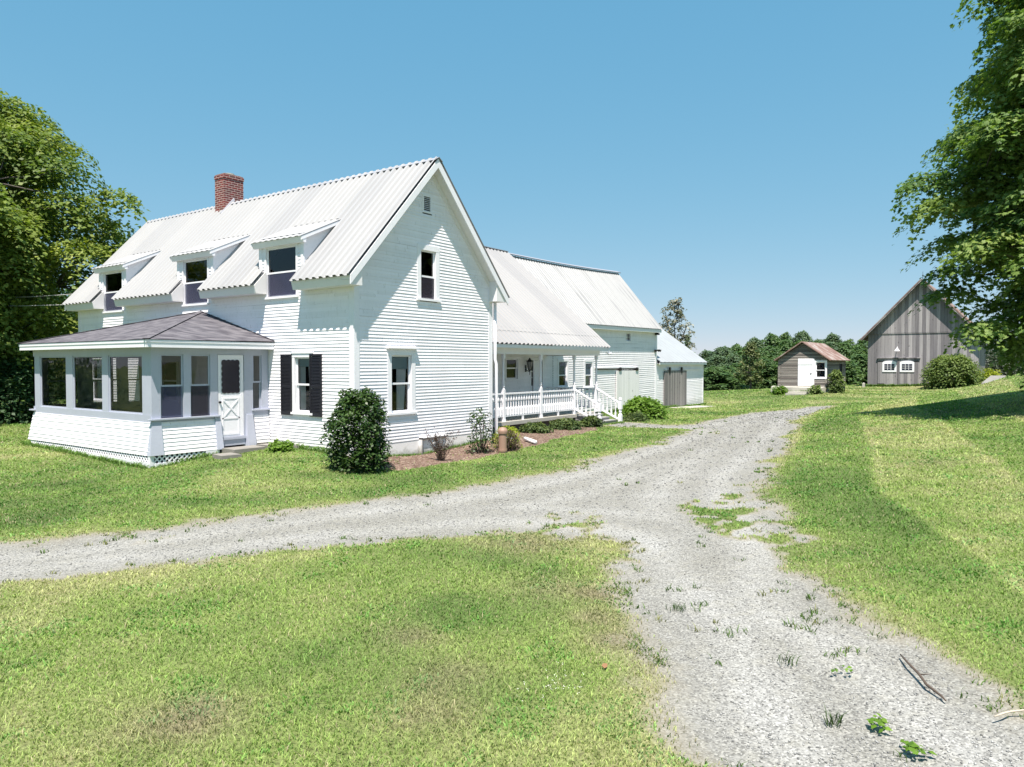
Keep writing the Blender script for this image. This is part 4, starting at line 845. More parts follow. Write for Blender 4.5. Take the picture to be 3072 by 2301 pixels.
for x in (23.7,25.85): EF.box(b, x-.16,x+.16,2.42,2.58,.12,.16); b.tube([EF.p(x,2.52,.10),EF.p(x,2.52,.17)],.09,10)
obj('door_hanger', b, IRON, sd_)
b = MB(); EF.box(b, 20.9,26.15,2.56,2.62,.02,.10); tr = obj('door_track', b, WHITE, barn); b = MB(); EF.box(b, 20.95,26.1,2.49,2.55,.03,.07); obj('track_rail', b, IRON, tr)
b = MB(); b.box(28.55,28.75,4.05,4.16,4.62,4.76); b.tube([(28.65,4.05,4.7),(28.6,3.9,4.66)],.06,8); obj('security_camera', b, IRON, barn)
b = MB(); b.box(28.5,28.7,4.1,4.16,3.55,3.7)
for dx in (-.09,.10): b.tube([(28.6+dx*.3,4.1,3.64),(28.6+dx,3.93,3.66),(28.6+dx*1.6,3.84,3.62)],[.03,.06,.075],8)
obj('floodlight', b, IRON, barn)
darkroom(barn, 17.2,28.3,4.9,9.4,.3,4.7)
# ================================================================== lean-to shed at the far end
lean = thing('lean_to_shed', (32.8,5,-.1), 'low white lean-to with pale galvanised roof and grey plank sliding door', 'shed')
LX0, LX1 = 28.9, 36.8
b = MB(); clap(b, EF, -.16,2.85, lambda z: (LX0,LX1-.12), [(30.0,33.4,-.2,2.3)], e=.11, wob=.008, tilt=lambda u: .01*(u-33)); obj('wall', b, CLAPOLD, lean)
b = MB(); b.face([(LX1,4.2,-.6),(LX1,11,-.6),(LX1,11,2.8),(LX1,7.6,5.35),(LX1,4.2,2.9)]); b.face([(LX0,11,-.6),(LX1,11,-.6),(LX1,11,2.8),(LX0,11,2.8)]); obj('wall', b, CLAPOLD, lean)
b = MB(); EF.box(b, LX1-.14,LX1+.02,-.14,2.84,0,.035); EF.box(b, LX0,LX1,2.72,2.86,0,.03); obj('corner_board', b, WHITE, lean)
ls = (5.5-2.88)/(7.6-3.8); Nl = Vector((0,-ls,1)).normalized()
rf = MB(); ribbed(rf, lambda u,s,h: Vector((u,3.93+3.67*s,2.90+2.60*s))+Nl*(h+.02), LX0-.05, LX1+.12, sp=.62, h=.014); rf.face([(LX0,7.6,5.5),(LX1+.12,7.6,5.5),(LX1+.12,11.4,2.7),(LX0,11.4,2.7)]); lr = obj('roof', rf, ROOFS, lean)
b = MB(); b.box(LX0-.03,LX1+.1,3.96,3.99,2.76,2.89); b.box(LX0-.03,LX1+.1,3.99,4.2,2.82,2.83); obj('fascia', b, WHITE, lr)
b = MB(); EF.box(b, 29.9,33.5,-.08,2.35,.06,.12); sd_ = obj('sliding_door', b, DOORW, lean)
b = MB()
for x in (30.65,32.6): EF.box(b, x-.12,x+.12,2.2,2.56,.125,.15); b.tube([EF.p(x,2.50,.10),EF.p(x,2.50,.18)],.10,10)
obj('door_hanger', b, IRON, sd_); b = MB(); EF.box(b, 29.9,36.2,2.42,2.46,.03,.1); obj('door_track', b, WHITE, lean)
darkroom(lean, 29.3,36.3,4.8,10.4,-.1,2.7)
b = MB(); b.hexa([(30.4,2.9,-.25),(35.4,2.7,-.25),(35.0,4.1,-.25),(30.2,4.1,-.25),(30.4,2.9,hz(31,3)+.03),(35.4,2.7,hz(35,3)+.02),(35.0,4.1,hz(35,4)+.05),(30.2,4.1,hz(30,4)+.04)]); tag(obj('concrete_apron', b, CONC, None, origin=(32.8,3.5,-.1)), 'pale concrete apron in front of the grey sliding door', 'concrete slab')
# ================================================================== grey barn on the rise
gb = thing('weathered_barn', (62,-7,.8), 'large unpainted grey plank barn with small white-framed door windows, half behind the maple', 'barn')
WB = Fr((58,0,0),(0,1,0),(-1,0,0)); A0, A1, AM, AZ, WT = -11.4, -3.0, -7.2, 10.05, 5.5; sg = (AZ-WT)/(A1-AM)
b = MB(); WB.box(b, A0,A1,.0,WT,-.2,0); b.prism([WB.p(A0-.05,WT+.03,.06),WB.p(A1+.05,WT+.03,.06),WB.p(A1+.05,WT+.1,.06),WB.p(AM,AZ-.15,.06),WB.p(A0-.05,WT+.1,.06)], (.2,0,0))
b.box(58.1,68,A0,A0+.15,0,WT+.2); b.box(58.1,68,A1-.15,A1,0,WT+.2); b.box(67.9,68,A0,A1,0,WT); obj('wall', b, BARNW, gb)
b = MB(); WB.box(b, A0-.06,A1+.06,WT-.05,WT+.028,-.05,.05); WB.box(b, -7.15,-3.75,3.30,3.38,0,.16); obj('trim_board', b, BARNW, gb)
Ng = Vector((0,sg,1)).normalized(); rf = MB()
for s_ in (1,-1):
    e_ = AM+s_*(A1-AM+.5); f = lambda y: AZ-sg*abs(y-AM); n_ = Vector((0,s_*sg,1)).normalized()
    rf.hexa([(57.45,e_,f(e_)),(68.4,e_,f(e_)),(68.4,AM,AZ),(57.45,AM,AZ)]+[tuple(Vector(p)+n_*.09) for p in ((57.45,e_,f(e_)),(68.4,e_,f(e_)),(68.4,AM,AZ),(57.45,AM,AZ))])
obj('roof', rf, RUST, gb)
b = MB()
for s_ in (1,-1):
    e_ = AM+s_*(A1-AM+.45); f = lambda y: AZ-sg*abs(y-AM); b.beam((57.47,e_,f(e_)-.1),(57.47,AM,AZ-.1),.05,.2,up=(1,0,0))
obj('rake_board', b, BARNW, gb)
for y0,y1,hy in ((-7.03,-5.46,-1),(-5.42,-3.82,1)):
    b = MB(); WB.box(b, y0,y1,.55,3.28,.02,.07); dd = obj('barn_door', b, BARNW, gb)
    b = MB(); ye = y0 if hy < 0 else y1; s_ = 1 if hy < 0 else -1
    for z in (3.0,1.0): WB.box(b, min(ye,ye+s_*.55),max(ye,ye+s_*.55),z,z+.07,.072,.085)
    obj('hinge', b, IRON, dd)
    c = -6.14 if hy < 0 else -4.76; b = MB(); h_ = .56; zb2, zt2, arch = 2.1, 2.92, .17
    out = [(c-h_,zb2),(c+h_,zb2)]+[(c+h_*math.cos(a), zt2+arch*math.sin(a)) for a in [math.pi*i/10 for i in range(11)]]
    b.prism([WB.p(y,z,.071) for y,z in out], (-.05,0,0)); wn = obj('window', b, WHITE, dd)
    b = MB(); WB.box(b, c-.40,c+.40,2.26,2.80,.122,.128); obj('pane', b, nmat('dark_barn_glass', (.016,.018,.04), .15, .5)[0], wn)
    b = MB()
    for k in (1,2): WB.box(b, c-.4+.8*k/3-.015,c-.4+.8*k/3+.015,2.26,2.80,.129,.14); WB.box(b, c-.4,c+.4,2.26+.54*k/3-.013,2.26+.54*k/3+.013,.129,.138)
    obj('glazing_bars', b, WHITE, wn)
b = MB(); b.tube([WB.p(-5.4,4.15,0),WB.p(-5.4,4.3,.25),WB.p(-5.4,4.2,.45)],.025,6); b.lathe(57.5,-5.4,[(.22,3.93),(.20,3.97),(.07,4.16),(.04,4.22)],12); obj('barn_lamp', b, WHITE, gb)
b = MB(); b.tube([(58.3,AM,AZ),(58.3,AM,AZ+.75)],[.03,.012],6); b.lathe(58.3,AM,[(.0,AZ+.36),(.07,AZ+.42),(.0,AZ+.48)],8); obj('lightning_rod', b, IRON, gb)
b = MB(); b.box(56.95,57.15,-2.95,-2.75,.3,1.08); b.lathe(57.05,-2.85,[(.14,1.08),(.0,1.15)],4,a0=math.pi/4); tag(obj('marker_post', b, CONC, None, origin=(57,-2.85,.7)), 'short pale stone post at the left corner of the grey barn', 'post')
# ================================================================== small brown shed
sh = thing('garden_shed', (48,-.6,1.1), 'small brown board shed with rusty roof and bright white door, in front of the trees', 'shed')
GS = Fr((45,0,0),(0,1,0),(-1,0,0)); C0, C1, CM, CZ, CE = -2.4, 1.2, -.62, 4.42, 3.16; sc_ = (CZ-CE)/(C1-CM)
swin = (-2.28,-1.60,1.76,2.94)
def slim(z): return (C0,C1) if z < CE else (CM-(CZ-z)/sc_, CM+(CZ-z)/sc_)
b = MB(); clap(b, GS, 1.1,4.35, slim, [hole(*swin)], e=.125, wob=.012, d1=.03); obj('wall', b, SHEDW, sh)
SS = Fr((0,C0,0),(1,0,0),(0,-1,0)); b = MB(); clap(b, SS, 1.0,3.1, lambda z: (45,51.6), [(49.2,50.2,1.8,2.8)], e=.14, wob=.015, d1=.03); b.face([(45.1,C1,.6),(51.6,C1,.6),(51.6,C1,3.1),(45.1,C1,3.1)]); b.face([(51.6,C0,.6),(51.6,C1,.6),(51.6,C1,3.1),(51.6,CM,CZ),(51.6,C0,3.1)]); obj('wall', b, SHEDW, sh)
b = MB(); SS.box(b, 49.15,50.25,1.75,2.85,-.04,-.02); obj('dark_side_window', b, DARKIN, sh)  # plain near-black panel stands in for the small dark side window
b = MB(); GS.box(b, C0-.02,C0+.12,1.1,3.1,0,.04); GS.box(b, C1-.12,C1+.02,1.1,3.1,0,.04); obj('corner_board', b, SHEDW, sh)
rf = MB()
for s_ in (1,-1):
    e_ = CM+s_*(C1-CM+.25); n_ = Vector((0,s_*sc_,1)).normalized(); f = lambda y: CZ+.06-sc_*abs(y-CM); q = [(44.7,e_,f(e_)),(51.9,e_,f(e_)),(51.9,CM,CZ+.06),(44.7,CM,CZ+.06)]
    rf.hexa(q+[tuple(Vector(p)+n_*.07) for p in q])
obj('roof', rf, RUST, sh)
window(sh, GS, *swin, cas=.13, mid=.48, sill=False, prd=.05); darkroom(sh, 45.6,51.2,-2.,.8,1.1,3.0)
b = MB(); GS.box(b, -1.50,-.30,1.12,3.22,.03,.07); GS.box(b, -1.36,-.34,2.75,2.81,.07,.085); GS.box(b, -1.36,-.34,1.28,1.34,.07,.085); dd = obj('door', b, WHITE, sh); b = MB(); GS.box(b, -1.30,-1.22,2.02,2.10,.07,.1); obj('door_latch', b, IRON, dd)
b = MB(); b.hexa([(44.1,C0+.2,.1),(45.0,C0+.0,.1),(45.0,C1+.4,.1),(44.1,C1+.35,.1),(44.15,C0+.25,1.0),(45.0,C0,1.08),(45.0,C1+.4,1.08),(44.15,C1+.3,1.02)]); b.box(45,51.5,C0+.05,C1,.1,1.0); obj('foundation', b, CONC, sh)
b = MB(); b.box(43.3,44.1,-1.4,.0,.1,.72); b.box(42.8,43.3,-1.35,.05,.1,.60); tag(obj('stone_steps', b, CONC, None, origin=(43.4,-.7,.55)), 'rough concrete steps below the white shed door', 'steps')
# ------------------------------------------------------------------ plants
KITE = (np.array([(0,0,0),(.42,.34,.05),(1,0,-.06),(.42,-.34,.05)]), np.array([[0,1,2,3]]))
MAPLE = (np.array([(0,0,0),(.14,.46,-.05),(.42,.30,.0),(.62,.44,-.05),(.66,.14,.0),(1.,0,-.10),(.66,-.14,.0),(.62,-.44,-.05),(.42,-.30,.0),(.14,-.46,-.05)]), np.array([[0,1,2,3,4],[0,4,6,8,9],[4,5,6,6,4]]))
MAPLE = (np.array([(0,0,0),(.12,.48,-.06),(.38,.24,.0),(.60,.46,-.06),(.66,.13,.0),(1.02,0,-.10),(.66,-.13,.0),(.60,-.46,-.06),(.38,-.24,.0),(.12,-.48,-.06)]), np.array([[0,1,2,2],[2,3,4,4],[0,2,4,4],[0,4,6,6],[4,5,6,6],[0,6,8,8],[8,6,7,7],[0,8,9,9]]))
def leaf_arrays(P, Nrm, size, rnd, shape=KITE, tdir=None):
    n = len(P); Nrm = Nrm/np.linalg.norm(Nrm,axis=1,keepdims=True)
    t = rng.normal(size=(n,3)) if tdir is None else tdir+rng.normal(size=(n,3))*.45
    t -= (t*Nrm).sum(1,keepdims=True)*Nrm; t /= np.linalg.norm(t,axis=1,keepdims=True)+1e-9; s = np.cross(Nrm,t)
    T, F = shape; k = len(T); sz = size[:,None,None]
    V = P[:,None]+sz*(T[None,:,0,None]*t[:,None]+T[None,:,1,None]*s[:,None]+T[None,:,2,None]*Nrm[:,None])
    return V.reshape(-1,3), (np.arange(n)[:,None,None]*k+F[None]).reshape(-1,F.shape[1]), np.repeat(rnd,k)
def leaf_mesh(name, P, Nrm, size, rnd, mat, shape=KITE, tdir=None):
    V, F, R = leaf_arrays(P, Nrm, size, rnd, shape, tdir)
    if shape is MAPLE:                        # fan of triangles
        F = np.concatenate([F[:,:3]]); 
    return npmesh(name, V, F, mat, {'rnd': R})
def shelf(c, rx, rz, n, droop=.35, outd=None):
    """leaves of one spray of foliage: a flattened, drooping dome with a ragged rim"""
    a = rng.random(n)*6.283; lob = 1+.28*np.sin(a*3+rng.random()*6)+.18*np.sin(a*7+rng.random()*6); r = np.sqrt(rng.random(n))*lob
    x = rx*r*np.cos(a); y = rx*r*np.sin(a); z = rz*(1-r*r)-droop*rx*np.maximum(0,r-.6)**1.5-rng.random(n)**2*rz*.9+rng.normal(0,.05*rx,n)
    N = np.stack([.75*np.cos(a)*r, .75*np.sin(a)*r, np.full(n,1.)],-1)+rng.normal(0,.42,(n,3)); return np.stack([x,y,z],-1)+c, N
def crown(center, clusters, per, leaf, rx, rz, base_r=.5):
    P, N, R = [], [], []
    for c, s, tone in clusters:
        k = max(12, int(per*s*s)); p, q = shelf(c, rx*s, rz*s, k); P.append(p); N.append(q); R.append(np.clip(tone+rng.normal(0,.13,k),0,1))
    P = np.concatenate(P); return P, np.concatenate(N), leaf*(.7+.6*rng.random(len(P))), np.concatenate(R)
def limb(mb, p, q, r0, r1, sag=.0, n=7, segs=5, wig=.12):
    p, q = np.array(p,float), np.array(q,float); pts = []; L_ = np.linalg.norm(q-p)
    for i in range(segs+1):
        f = i/segs; m = p+(q-p)*f; m[2] += sag*math.sin(math.pi*f)*L_
        if 0 < i < segs: m = m+rng.normal(0,wig*L_/segs,3)
        pts.append(m)
    mb.tube(pts, [r0+(r1-r0)*i/segs for i in range(segs+1)], n, cap=False); return pts
def big_tree(name, base, Ht, prof, ncl, per, leaf, mat, label, rx=1.3, rz=.55, shape=KITE, nlimb=9, trunk_r=.5, zlow=.18, cat='tree', inner=.30, group=None, tone=.5, bark=BARK, seed=1, keepout=None):
    global rng; old = rng; rng = np.random.default_rng(seed)
    root = thing(name, base, label, cat, group); bx, by, bz = base; cl = []
    tb = MB(); top = (bx+.3,by+.2,bz+Ht*.72); sp = limb(tb, (bx,by,bz-.3), top, trunk_r, trunk_r*.25, n=10, segs=8, wig=.05); tb.lathe(bx,by,[(trunk_r*1.5,bz-.3),(trunk_r*1.12,bz+.35),(trunk_r*.98,bz+1.)],10)
    for i in range(ncl):
        z = zlow+(1-zlow)*((i+.5)/ncl)**.92; z += rng.normal(0,.01); a = i*2.39996+rng.normal(0,.25); z = min(z,.985)
        rr = prof(z); f = rng.random()**.45 if rng.random() > inner else rng.random()*.65; f = .28+.72*f
        rad = rr*(.86+.28*math.sin(a*3+z*9)*.5+rng.normal(0,.06)); s = (.72+.5*rng.random())*(.62+.5*min(1,rr/7.))
        c = np.array([bx+rad*f*math.cos(a), by+rad*f*math.sin(a), bz+z*Ht-.25*f*f])
        if keepout and keepout(c): continue
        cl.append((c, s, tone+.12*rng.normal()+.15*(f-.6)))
    main = []
    for i in range(nlimb):
        z = zlow*.9+.55*i/nlimb; a = i*2.39996+.7; k = sp[min(8,int(z/.72*8))]; r = prof(min(.95,z+.16))*.62
        e = (bx+r*math.cos(a), by+r*math.sin(a), bz+(z+.20)*Ht); pts = limb(tb, k, e, trunk_r*.42*(1-z*.6), .05, -.06, 6, 5, .10); main += pts[2:]
    main += sp[4:]; M_ = np.array([list(m) for m in main])
    for c, s, t_ in cl:
        d = M_-c; d[:,2] *= 1.4; d[:,2] += np.where(M_[:,2] > c[2], 2., 0); j = np.argmin((d**2).sum(1)); limb(tb, M_[j], c+np.array([0,0,rz*.2]), .045, .012, -.04, 4, 3, .12)
    tr = obj('trunk', tb, bark, root, True)
    P, N, sz, R = crown(base, cl, per, leaf, rx, rz)
    me = leaf_mesh('crown', P-np.array(base), N, sz, R, mat, shape); link('crown', me, root); rng = old; return root
LM1 = leafm('maple_leaf_yellow_green', (.05,.095,.018), (.15,.22,.042), (.29,.335,.07), .40)
LM2 = leafm('maple_leaf_green', (.045,.105,.028), (.125,.215,.05), (.24,.32,.08), .42)
LF = leafm('forest_leaf', (.036,.088,.034), (.088,.165,.058), (.16,.235,.08), .34)
LFB = leafm('forest_leaf_bluish', (.05,.095,.058), (.105,.17,.09), (.175,.235,.125), .34)
LPALE = leafm('pale_sapling_leaf', (.06,.08,.03), (.115,.14,.05), (.19,.21,.09), .3)
LSIL = leafm('silver_leaf', (.10,.105,.075), (.21,.21,.16), (.40,.38,.31), .25)
LBUSH = leafm('lilac_leaf', (.016,.040,.010), (.034,.075,.016), (.075,.13,.030), .25, .42)
LHED = leafm('shrub_leaf', (.045,.085,.022), (.12,.18,.045), (.23,.29,.085), .34)
LYEL = leafm('spirea_leaf', (.10,.16,.015), (.24,.30,.02), (.36,.38,.04), .35)
LBRT = leafm('bright_perennial_leaf', (.05,.12,.012), (.115,.22,.022), (.20,.32,.05), .35)
LRED = leafm('barberry_leaf', (.030,.018,.016), (.065,.038,.030), (.11,.065,.05), .2)
LJUN = leafm('juniper_needles', (.022,.045,.014), (.055,.092,.022), (.13,.165,.04), .2)
LSCR = leafm('grey_scrub_leaf', (.04,.06,.04), (.085,.11,.075), (.15,.175,.125), .25)
def P1(z): return 10.2*math.sin(math.pi*min(1,(z*.93+.09))**.95)**.75 if z < .55 else 10.2*(max(0,1-((z-.42)/.585)**2.0))**.62
def P2(z): return np.interp(z, [0,.09,.14,.23,.29,.385,.6,.75,.9,1], [2.2,3.2,4.4,5.3,5.9,5.7,5.0,3.9,2.5,.4])
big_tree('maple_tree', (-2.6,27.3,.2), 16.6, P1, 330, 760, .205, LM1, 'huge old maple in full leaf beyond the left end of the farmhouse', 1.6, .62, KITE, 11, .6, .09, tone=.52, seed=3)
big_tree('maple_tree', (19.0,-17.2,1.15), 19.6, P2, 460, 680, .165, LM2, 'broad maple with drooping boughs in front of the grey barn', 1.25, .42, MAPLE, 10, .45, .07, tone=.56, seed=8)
def PW(z): return np.interp(z, [0,.2,.4,.6,.8,1], [.6,1.9,2.1,1.8,1.5,.5])
big_tree('windswept_tree', (48.9,11.5,-.4), 9.3, PW, 60, 85, .22, LSIL, 'thin silvery tree bent by the wind behind the lean-to', .55, .38, KITE, 5, .16, .32, tone=.45, seed=4)
# wood beyond the field: four crown shapes, copied
def PF(z): return np.interp(z, [0,.1,.3,.55,.8,.94,1], [2.6,4.0,4.7,4.4,3.2,1.6,.4])
protos = []
for k,(m,pr,h) in enumerate(((LF,PF,11.5),(LF,lambda z: PF(z)*.82,10.5),(LFB,lambda z: PF(z)*.9,12),(LF,lambda z: PF(z)*1.1,10.))):
    protos.append((m,pr,h))
WL = ['deep green tree in the wood behind the field','slender dark tree in the wood behind the field','grey-green tree in the wood behind the field','low wide tree in the wood behind the field']
def ray2(px, t): a = (px-1536)/FPX; return CAM[0]+t*(fwd[0]+a*rgt[0]), CAM[1]+t*(fwd[1]+a*rgt[1])
wr = np.random.default_rng(77); WOOD = []
TOP = lambda px: float(np.interp(px, [1900,2045,2100,2160,2220,2280,2340,2400,2440,2500,2560,2600,2700,2850], [1055,1052,1046,1030,1024,1008,998,990,1006,998,1006,1004,1010,1015]))
for row,(t0,step,dy,ks) in enumerate(((88,44,58,(3,0,1)),(98,40,24,(0,2,1,3)),(116,46,2,(2,0,1)))):
    px = 1935+row*17
    while px < 2860-(row == 0)*180:
        t = t0+wr.uniform(-4,4); WOOD.append((px, t, (2.8+(1092-TOP(px)-dy+wr.uniform(-9,9))*t/FPX), ks[int(wr.integers(len(ks)))], wr.uniform(.82,1.12))); px += step*wr.uniform(.8,1.25)
made = {}
for px,t,zt,k,wv in WOOD:
    x, y = ray2(px, t); z = hz(x,y)-.4; sz = (zt-z)/(protos[k][2]+.5); s = .70*wv
    if k not in made:
        m,pr,h = protos[k]; r = big_tree('forest_tree', (x,y,z), h, pr, 105, 150, .42, m, WL[k], 1.3, .62, KITE, 4, .25, .06, group='trees of the wood behind the field', tone=.5, seed=20+k); made[k] = r; r.scale = (s,s,sz)
    else:
        p = made[k]; c = p.copy(); COL.objects.link(c); c.location = (x,y,z); c.scale = (s,s*.96,sz); c.rotation_euler = (0,0,(px*37 % 628)/100)
        for ch in p.children: d = ch.copy(); COL.objects.link(d); d.parent = c
x, y = ray2(2252, 82); big_tree('sapling', (x,y,hz(x,y)-.2), 5.6, lambda z: np.interp(z,[0,.3,.6,1],[.8,1.7,1.5,.4]), 45, 110, .22, LPALE, 'pale yellowish young tree at the edge of the wood, left of the brown shed', .6, .4, KITE, 4, .10, .22, seed=41)
x, y = ray2(2062, 150); big_tree('spruce_tree', (x,y,-2.), 11, lambda z: 2.2*(1-z)+.1, 60, 60, .4, LFB, 'small pointed spruce showing above the galvanised lean-to roof', .7, .2, KITE, 2, .15, .1, seed=42)
# trees and shade beyond the left maple
for i,(px,t,s,k) in enumerate(((-120,62,1.0,0),(40,66,1.05,2),(150,62,.95,1),(250,70,1.0,0),(330,66,.92,3))):
    p = made[k]; x, y = ray2(px, t); c = p.copy(); COL.objects.link(c); c.location = (x,y,-.3); c.scale = (s,s,s*.92); c.rotation_euler = (0,0,i*1.7); c['label'] = 'dark tree filling the gap behind the old maple, left of the house'; c['group'] = 'trees behind the old maple'
    for ch in p.children: d = ch.copy(); COL.objects.link(d); d.parent = c
def shrub(name, base, rx, h, ncl, per, leaf, mat, label, cat='shrub', stems=6, cs=.42, bark=TWIG, group=None, flat=.8, seed=1, tone=.5, shape=KITE, bulge=.45):
    global rng; old = rng; rng = np.random.default_rng(seed); bx,by,bz = base; root = thing(name, base, label, cat, group); cl = []; tb = MB()
    for i in range(ncl):
        z = ((i+.5)/ncl); a = i*2.39996; pr = rx*math.sqrt(max(.05,1-((z-bulge)/(1.03-bulge if z > bulge else bulge+.45))**2)); f = .45+.55*math.sqrt(rng.random())
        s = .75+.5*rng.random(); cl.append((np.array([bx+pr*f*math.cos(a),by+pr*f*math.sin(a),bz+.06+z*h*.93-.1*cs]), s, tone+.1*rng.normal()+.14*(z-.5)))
    for i in range(stems):
        c = cl[int((i+.7)/stems*ncl) % ncl][0]; limb(tb, (bx+rng.normal(0,.06*rx),by+rng.normal(0,.06*rx),bz-.08), c, .018*h**.5+.006, .005, 0, 5, 4, .08)
    obj('stems', tb, bark, root); P,N,sz,R = crown(base, cl, per, leaf, rx*cs, rx*cs*flat); P[:,2] = np.maximum(P[:,2], bz+.01)
    link('foliage', leaf_mesh('foliage', P-np.array(base), N, sz, R, mat, shape), root); rng = old; return root
def at(x, y, dz=0.): return (x, y, hz(x,y)+dz)
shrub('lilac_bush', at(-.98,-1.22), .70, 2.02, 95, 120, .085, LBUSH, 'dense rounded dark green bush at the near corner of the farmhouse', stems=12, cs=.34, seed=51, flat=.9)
shrub('shrub', at(55.4,-9.75,-.1), 1.75, 2.5, 110, 150, .16, LHED, 'big rounded shrub against the grey barn wall', stems=9, cs=.34, seed=52, tone=.55)
shrub('shrub', at(44.9,-3.1), .45, 1.75, 36, 80, .13, LHED, 'loose upright shrub at the right corner of the brown shed', stems=6, cs=.5, seed=53)
shrub('spirea', at(5.15,-1.45), .42, .62, 34, 70, .05, LYEL, 'bright yellow-green shrub beside the brown vent pipe', stems=8, cs=.4, seed=54)
shrub('barberry', at(4.75,-1.75), .30, .58, 24, 60, .04, LRED, 'dark purple-brown shrub between the brown pipe and the yellow-green shrub', stems=8, cs=.42, seed=55)
for (x,y,r,h,lb,sd) in ((9.6,.45,.52,.30,'low juniper nearest the brown pipe, along the porch base',56),(11.7,.35,.58,.34,'low juniper in the middle of the porch bed',57),(13.25,.05,.42,.40,'low juniper tucked beside the porch steps',58)):
    shrub('juniper', at(x,y), r, h, 40, 80, .085, LJUN, lb, stems=6, cs=.42, flat=.35, seed=sd, group='junipers along the porch', bulge=.2)
shrub('perennial_clump', at(19.2,.5), .98, .85, 70, 110, .13, LBRT, 'bright green leafy mound right of the porch steps', stems=6, cs=.34, seed=59, bulge=.15, tone=.6)
shrub('low_shrub', at(17.1,-.1), .55, .36, 24, 60, .08, LJUN, 'low dark plant at the foot of the right-hand stair newel', stems=5, cs=.45, flat=.4, seed=60, bulge=.2)
shrub('weed_clump', at(43.6,.75), .5, .5, 16, 50, .14, LBRT, 'leafy weeds against the concrete base of the brown shed', 'weeds', 4, .5, seed=61)
shrub('weed_clump', at(43.5,-1.9), .35, .6, 12, 50, .14, LHED, 'taller weeds right of the concrete steps', 'weeds', 4, .5, seed=62)
shrub('grass_clump', at(-.72,2.3), .30, .17, 16, 60, .10, LBRT, 'lush tuft by the stone slabs at the sunroom door', 'plant', 4, .5, seed=63, bulge=.15)
shrub('weed_clump', at(57.3,-12.1), .8, .7, 18, 50, .16, LYEL, 'yellow-green weeds on the bank at the right end of the grey barn', 'weeds', 4, .5, seed=64)
# staked climber and bare dead-looking shrub
r_ = shrub('rose_bush', at(3.95,-1.30), .36, 1.35, 26, 34, .075, LBUSH, 'leggy staked bush near the right corner of the gable wall', stems=7, cs=.5, seed=65)
b = MB()
for dx in (-.16,.0,.15): b.tube([(3.95+dx,-1.3,0.),(3.95+dx*1.1,-1.28,1.15)], .008, 5)
obj('stakes', b, IRON, r_)
rt2 = thing('twiggy_shrub', at(1.95,-1.45), 'half-bare brown twiggy shrub in the mulch below the foundation hatch', 'shrub'); b = MB(); bx,by,bz = at(1.95,-1.45); Pq = []
for i in range(46):
    a = rng.random()*6.28; l = .35+.5*rng.random(); sp_ = .15+.4*rng.random(); e = (bx+sp_*l*math.cos(a)*1.3, by+sp_*l*math.sin(a)*1.3, bz+l); pts = limb(b, (bx+rng.normal(0,.05),by+rng.normal(0,.05),bz-.05), e, .008, .003, 0, 4, 4, .12)
    for q in pts[2:]:
        for _ in range(5): Pq.append(np.array(q)+rng.normal(0,.035,3))
obj('stems', b, TWIG, rt2); Pq = np.array(Pq); link('foliage', leaf_mesh('foliage', Pq-np.array(OFF[rt2.name]), rng.normal(size=(len(Pq),3))+[0,0,.8], np.full(len(Pq),.045), np.clip(rng.normal(.45,.2,len(Pq)),0,1), LRED), rt2)
# shade plants under the left maple
for i,(x,y,r,h) in enumerate(((-3.6,19.8,1.5,2.0),(-5.8,21.5,2.0,2.6),(-8.3,23.,2.2,2.8),(-2.6,22.5,1.8,3.4),(-11.,26.5,2.4,3.0),(-.6,20.6,1.2,2.6))):
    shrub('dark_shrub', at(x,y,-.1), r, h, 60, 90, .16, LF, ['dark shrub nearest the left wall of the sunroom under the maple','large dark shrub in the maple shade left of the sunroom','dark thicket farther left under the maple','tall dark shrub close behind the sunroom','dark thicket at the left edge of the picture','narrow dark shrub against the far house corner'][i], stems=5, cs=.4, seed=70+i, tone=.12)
# scrub on the crest at the right
for i,(px,t,r,h) in enumerate(((2975,72,2.6,2.0),(3015,76,2.8,2.4),(3060,72,3.,2.6),(3110,76,3,2.6),(3170,74,3.,2.6))):
    x,y = ray2(px,t); shrub('scrub_bush', at(x,y,-.3), r, h+1.0, 60, 80, .22, LSCR, 'grey-green scrub on the crest right of the grey barn', stems=5, cs=.42, seed=80+i, group='scrub along the crest')
# ------------------------------------------------------------------ small things
b = MB(); px_, py_ = 4.3,-1.9; z0 = hz(px_,py_); b.lathe(px_,py_,[(.125,z0-.1),(.125,z0+.62)],20)
vp = obj('vent_pipe', b, TERRA, None, False, (px_,py_,z0)); tag(vp, 'thick brown capped vent pipe standing in the mulch bed', 'pipe')
b = MB(); b.lathe(px_,py_,[(.15,z0+.60),(.155,z0+.66),(.15,z0+.70),(.10,z0+.77),(.03,z0+.79)],20); obj('pipe_cap', b, TERRA, vp)
b = MB(); b.lathe(px_,py_,[(.14,z0+.05),(.14,z0+.12)],20); obj('pipe_collar', b, TERRA, vp)
def slab(pts, th, lab, nm='stone_slab'):
    cx, cy = sum(p[0] for p in pts)/len(pts), sum(p[1] for p in pts)/len(pts); zt = max(hz(*p) for p in pts)+.07; b = MB()
    b.prism([(p[0],p[1],zt-th) for p in pts], (0,0,th)); tag(obj(nm, b, ROCK, None, origin=(cx,cy,zt)), lab, 'stone')
slab([(-1.75,3.0),(-.75,2.95),(-.72,3.62),(-1.72,3.68)], .22, 'rough stone step right under the sunroom door')
slab([(-.68,2.55),(.0-.06,2.2),(-.05,3.4),(-.62,3.6)], .18, 'flat grey slab between the sunroom door and the house wall')
slab([(-2.4,2.6),(-1.85,2.5),(-1.8,3.1),(-2.3,3.2)], .16, 'small sunken stone left of the door step')
